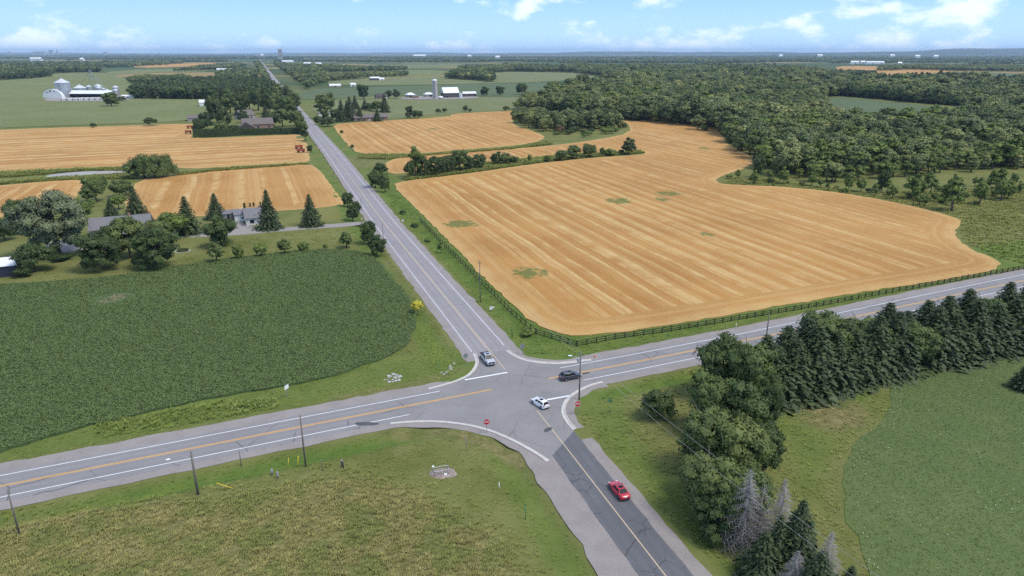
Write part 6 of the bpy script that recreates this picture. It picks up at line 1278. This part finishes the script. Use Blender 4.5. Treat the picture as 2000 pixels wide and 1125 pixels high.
def tower(x, ybase, top, wpx, label, D):
    h = CAM_H + (HORIZON - top) * D / FPX; w = wpx * D / FPX; v = thing('apartment_tower', label, 'tower', ((x - 1000) / FPX * D * CP, D, 0), .3); mt = plain('tower_concrete', (.46, .46, .47), .8, .08, .02)
    MB().box(-w / 2, w / 2, -w * .35, w * .35, 0, h * .96).obj('wall', mt, v); MB().box(-w * .2, w * .2, -w * .2, w * .2, h * .96, h).obj('roof', mt, v)
    n = max(3, int(h / 12)); 
    for i in range(n):
        for j in (-1, 0, 1): MB().box(j * w * .3 - w * .1, j * w * .3 + w * .1, -w * .35 - .4, -w * .35 - .02, h * (.08 + .85 * i / n), h * (.08 + .85 * i / n) + h * .4 / n).obj('window', GLASS, v)
tower(547, 106, 95.5, 7.5, 'lone apartment tower on the horizon by the road', 6500)
for x, t, w, l in ((75, 100.5, 16, 'low grey block of the hazy skyline at the far left'), (82, 100, 12, 'second low grey block of the hazy skyline'), (100, 97.5, 7, 'tallest stepped block of the hazy skyline'), (112, 98, 2.5, 'thin tower of the hazy skyline'), (18, 101, 6, 'leftmost small block of the hazy skyline'), (205, 101, 8, 'rightmost low block of the hazy skyline')): tower(x, 104, t, w, l, 16000)
# clipped hedge in front of the brown houses
def hedge(px, h, w, label, seed=1):
    poly = resample(GP(px), .6, False); rng = np.random.default_rng(seed); t = np.gradient(poly, axis=0); t /= np.linalg.norm(t, axis=1)[:, None]; n = np.column_stack([-t[:, 1], t[:, 0]])
    per = 46; i = np.repeat(np.arange(len(poly)), per); u = rng.uniform(-1, 1, len(i)); s = rng.choice([0, 1, 2], len(i), p=[.42, .42, .16])
    off = np.where(s == 0, -1, np.where(s == 1, u, 1)) * w / 2; z = np.where(s == 1, h, (u * .5 + .5) * h) + rng.normal(0, .12, len(i)); off = off + rng.normal(0, .12, len(i))
    c0 = poly[0]; P3 = np.column_stack([poly[i] + n[i] * off[:, None] + t[i] * rng.uniform(-.4, .4, (len(i), 1)) - c0, np.maximum(z, .1)])
    nn = np.column_stack([n[i] * np.where(s == 0, -1, np.where(s == 1, 0, 1))[:, None], np.where(s == 1, 1.0, .35)]); nn += rng.normal(0, .2, nn.shape); nn /= np.linalg.norm(nn, axis=1)[:, None]
    v = thing('hedge', label, 'hedge', (c0[0], c0[1], 0)); link('foliage', crown_mesh('foliage', leaf_arrays(P3, nn, .5, rng, 1.4), nn, rng.uniform(0, .6, len(i)), LEAF['dark']), v)
    core = MB(); q = poly - c0; a, b = q - n * w * .36, q + n * w * .36; k = len(q); core.add([(*p_, .0) for p_ in a] + [(*p_, h * .9) for p_ in a] + [(*p_, h * .9) for p_ in b] + [(*p_, 0) for p_ in b], [(r_ * k + j, r_ * k + j + 1, (r_ + 1) * k + j + 1, (r_ + 1) * k + j) for r_ in range(3) for j in range(k - 1)]); core.obj('branches', LEAF['dark'], v)
hedge([(378, 269), (400, 268), (430, 267), (460, 265), (475, 264)], 6.5, 4, 'tall clipped hedge, left half before the garden'); hedge([(476, 264), (520, 263), (560, 262), (588, 261)], 5.2, 3.2, 'clipped hedge, right half before the brown houses', 2)
# farm wagons in the stubble
WR = plain('wagon_red', (.30, .07, .045), .7, .2, 2)
for i, (px, l) in enumerate([((371, 251), 'rear one of two red farm wagons at the hedge corner'), ((368, 261), 'front one of two red farm wagons at the hedge corner'), ((584, 291), 'rear one of two red farm wagons by the road verge'), ((588, 298), 'front one of two red farm wagons by the road verge')]):
    q = G(*px); v = thing('farm_wagon', l, 'wagon', (q[0], q[1], .12), YAW + random.uniform(-.2, .2), 'red farm wagons', (1.3, 1.3, 1.3))
    MB().box(-1.9, 1.9, -1.15, 1.15, .85, 1.0).obj('wagon_floor', WR, v)
    for a in ((-1.9, 1.9, -1.2, -1.1), (-1.9, 1.9, 1.1, 1.2), (-1.95, -1.85, -1.1, 1.1), (1.85, 1.95, -1.1, 1.1)): MB().box(*a, 1.0, 1.9).obj('wagon_side', WR, v)
    for sx in (-1.3, 1.3):
        for sy in (-1, 1): o = MB().lathe([(.02, -.12), (.42, -.12), (.45, 0), (.42, .12), (.02, .12)], 12).obj('wheel', TYRE, v); o.location = (sx, sy * 1.1, .45); o.rotation_euler = (R(90), 0, 0)
    MB().tube([(1.9, 0, .8), (3.4, 0, .4)], .07, 5).obj('drawbar', GAL, v)
# ================================================================== HAZE
hm = bpy.data.materials.new('air'); hm.use_nodes = True; nt = hm.node_tree; nt.nodes.clear()
pv = N(nt, 'ShaderNodeVolumePrincipled', {'Color': (.56, .74, 1.0, 1), 'Density': 3.6e-5, 'Anisotropy': .0}); pv.inputs['Density Attribute'].default_value = ''
nt.links.new(pv.outputs[0], N(nt, 'ShaderNodeOutputMaterial').inputs['Volume'])
hb = MB(); hb.box(-62000, 62000, -62000, 62000, -3.0, 330.0)
tag(hb.obj('haze', hm), 'thin bluish summer haze over the whole countryside', kind='stuff')
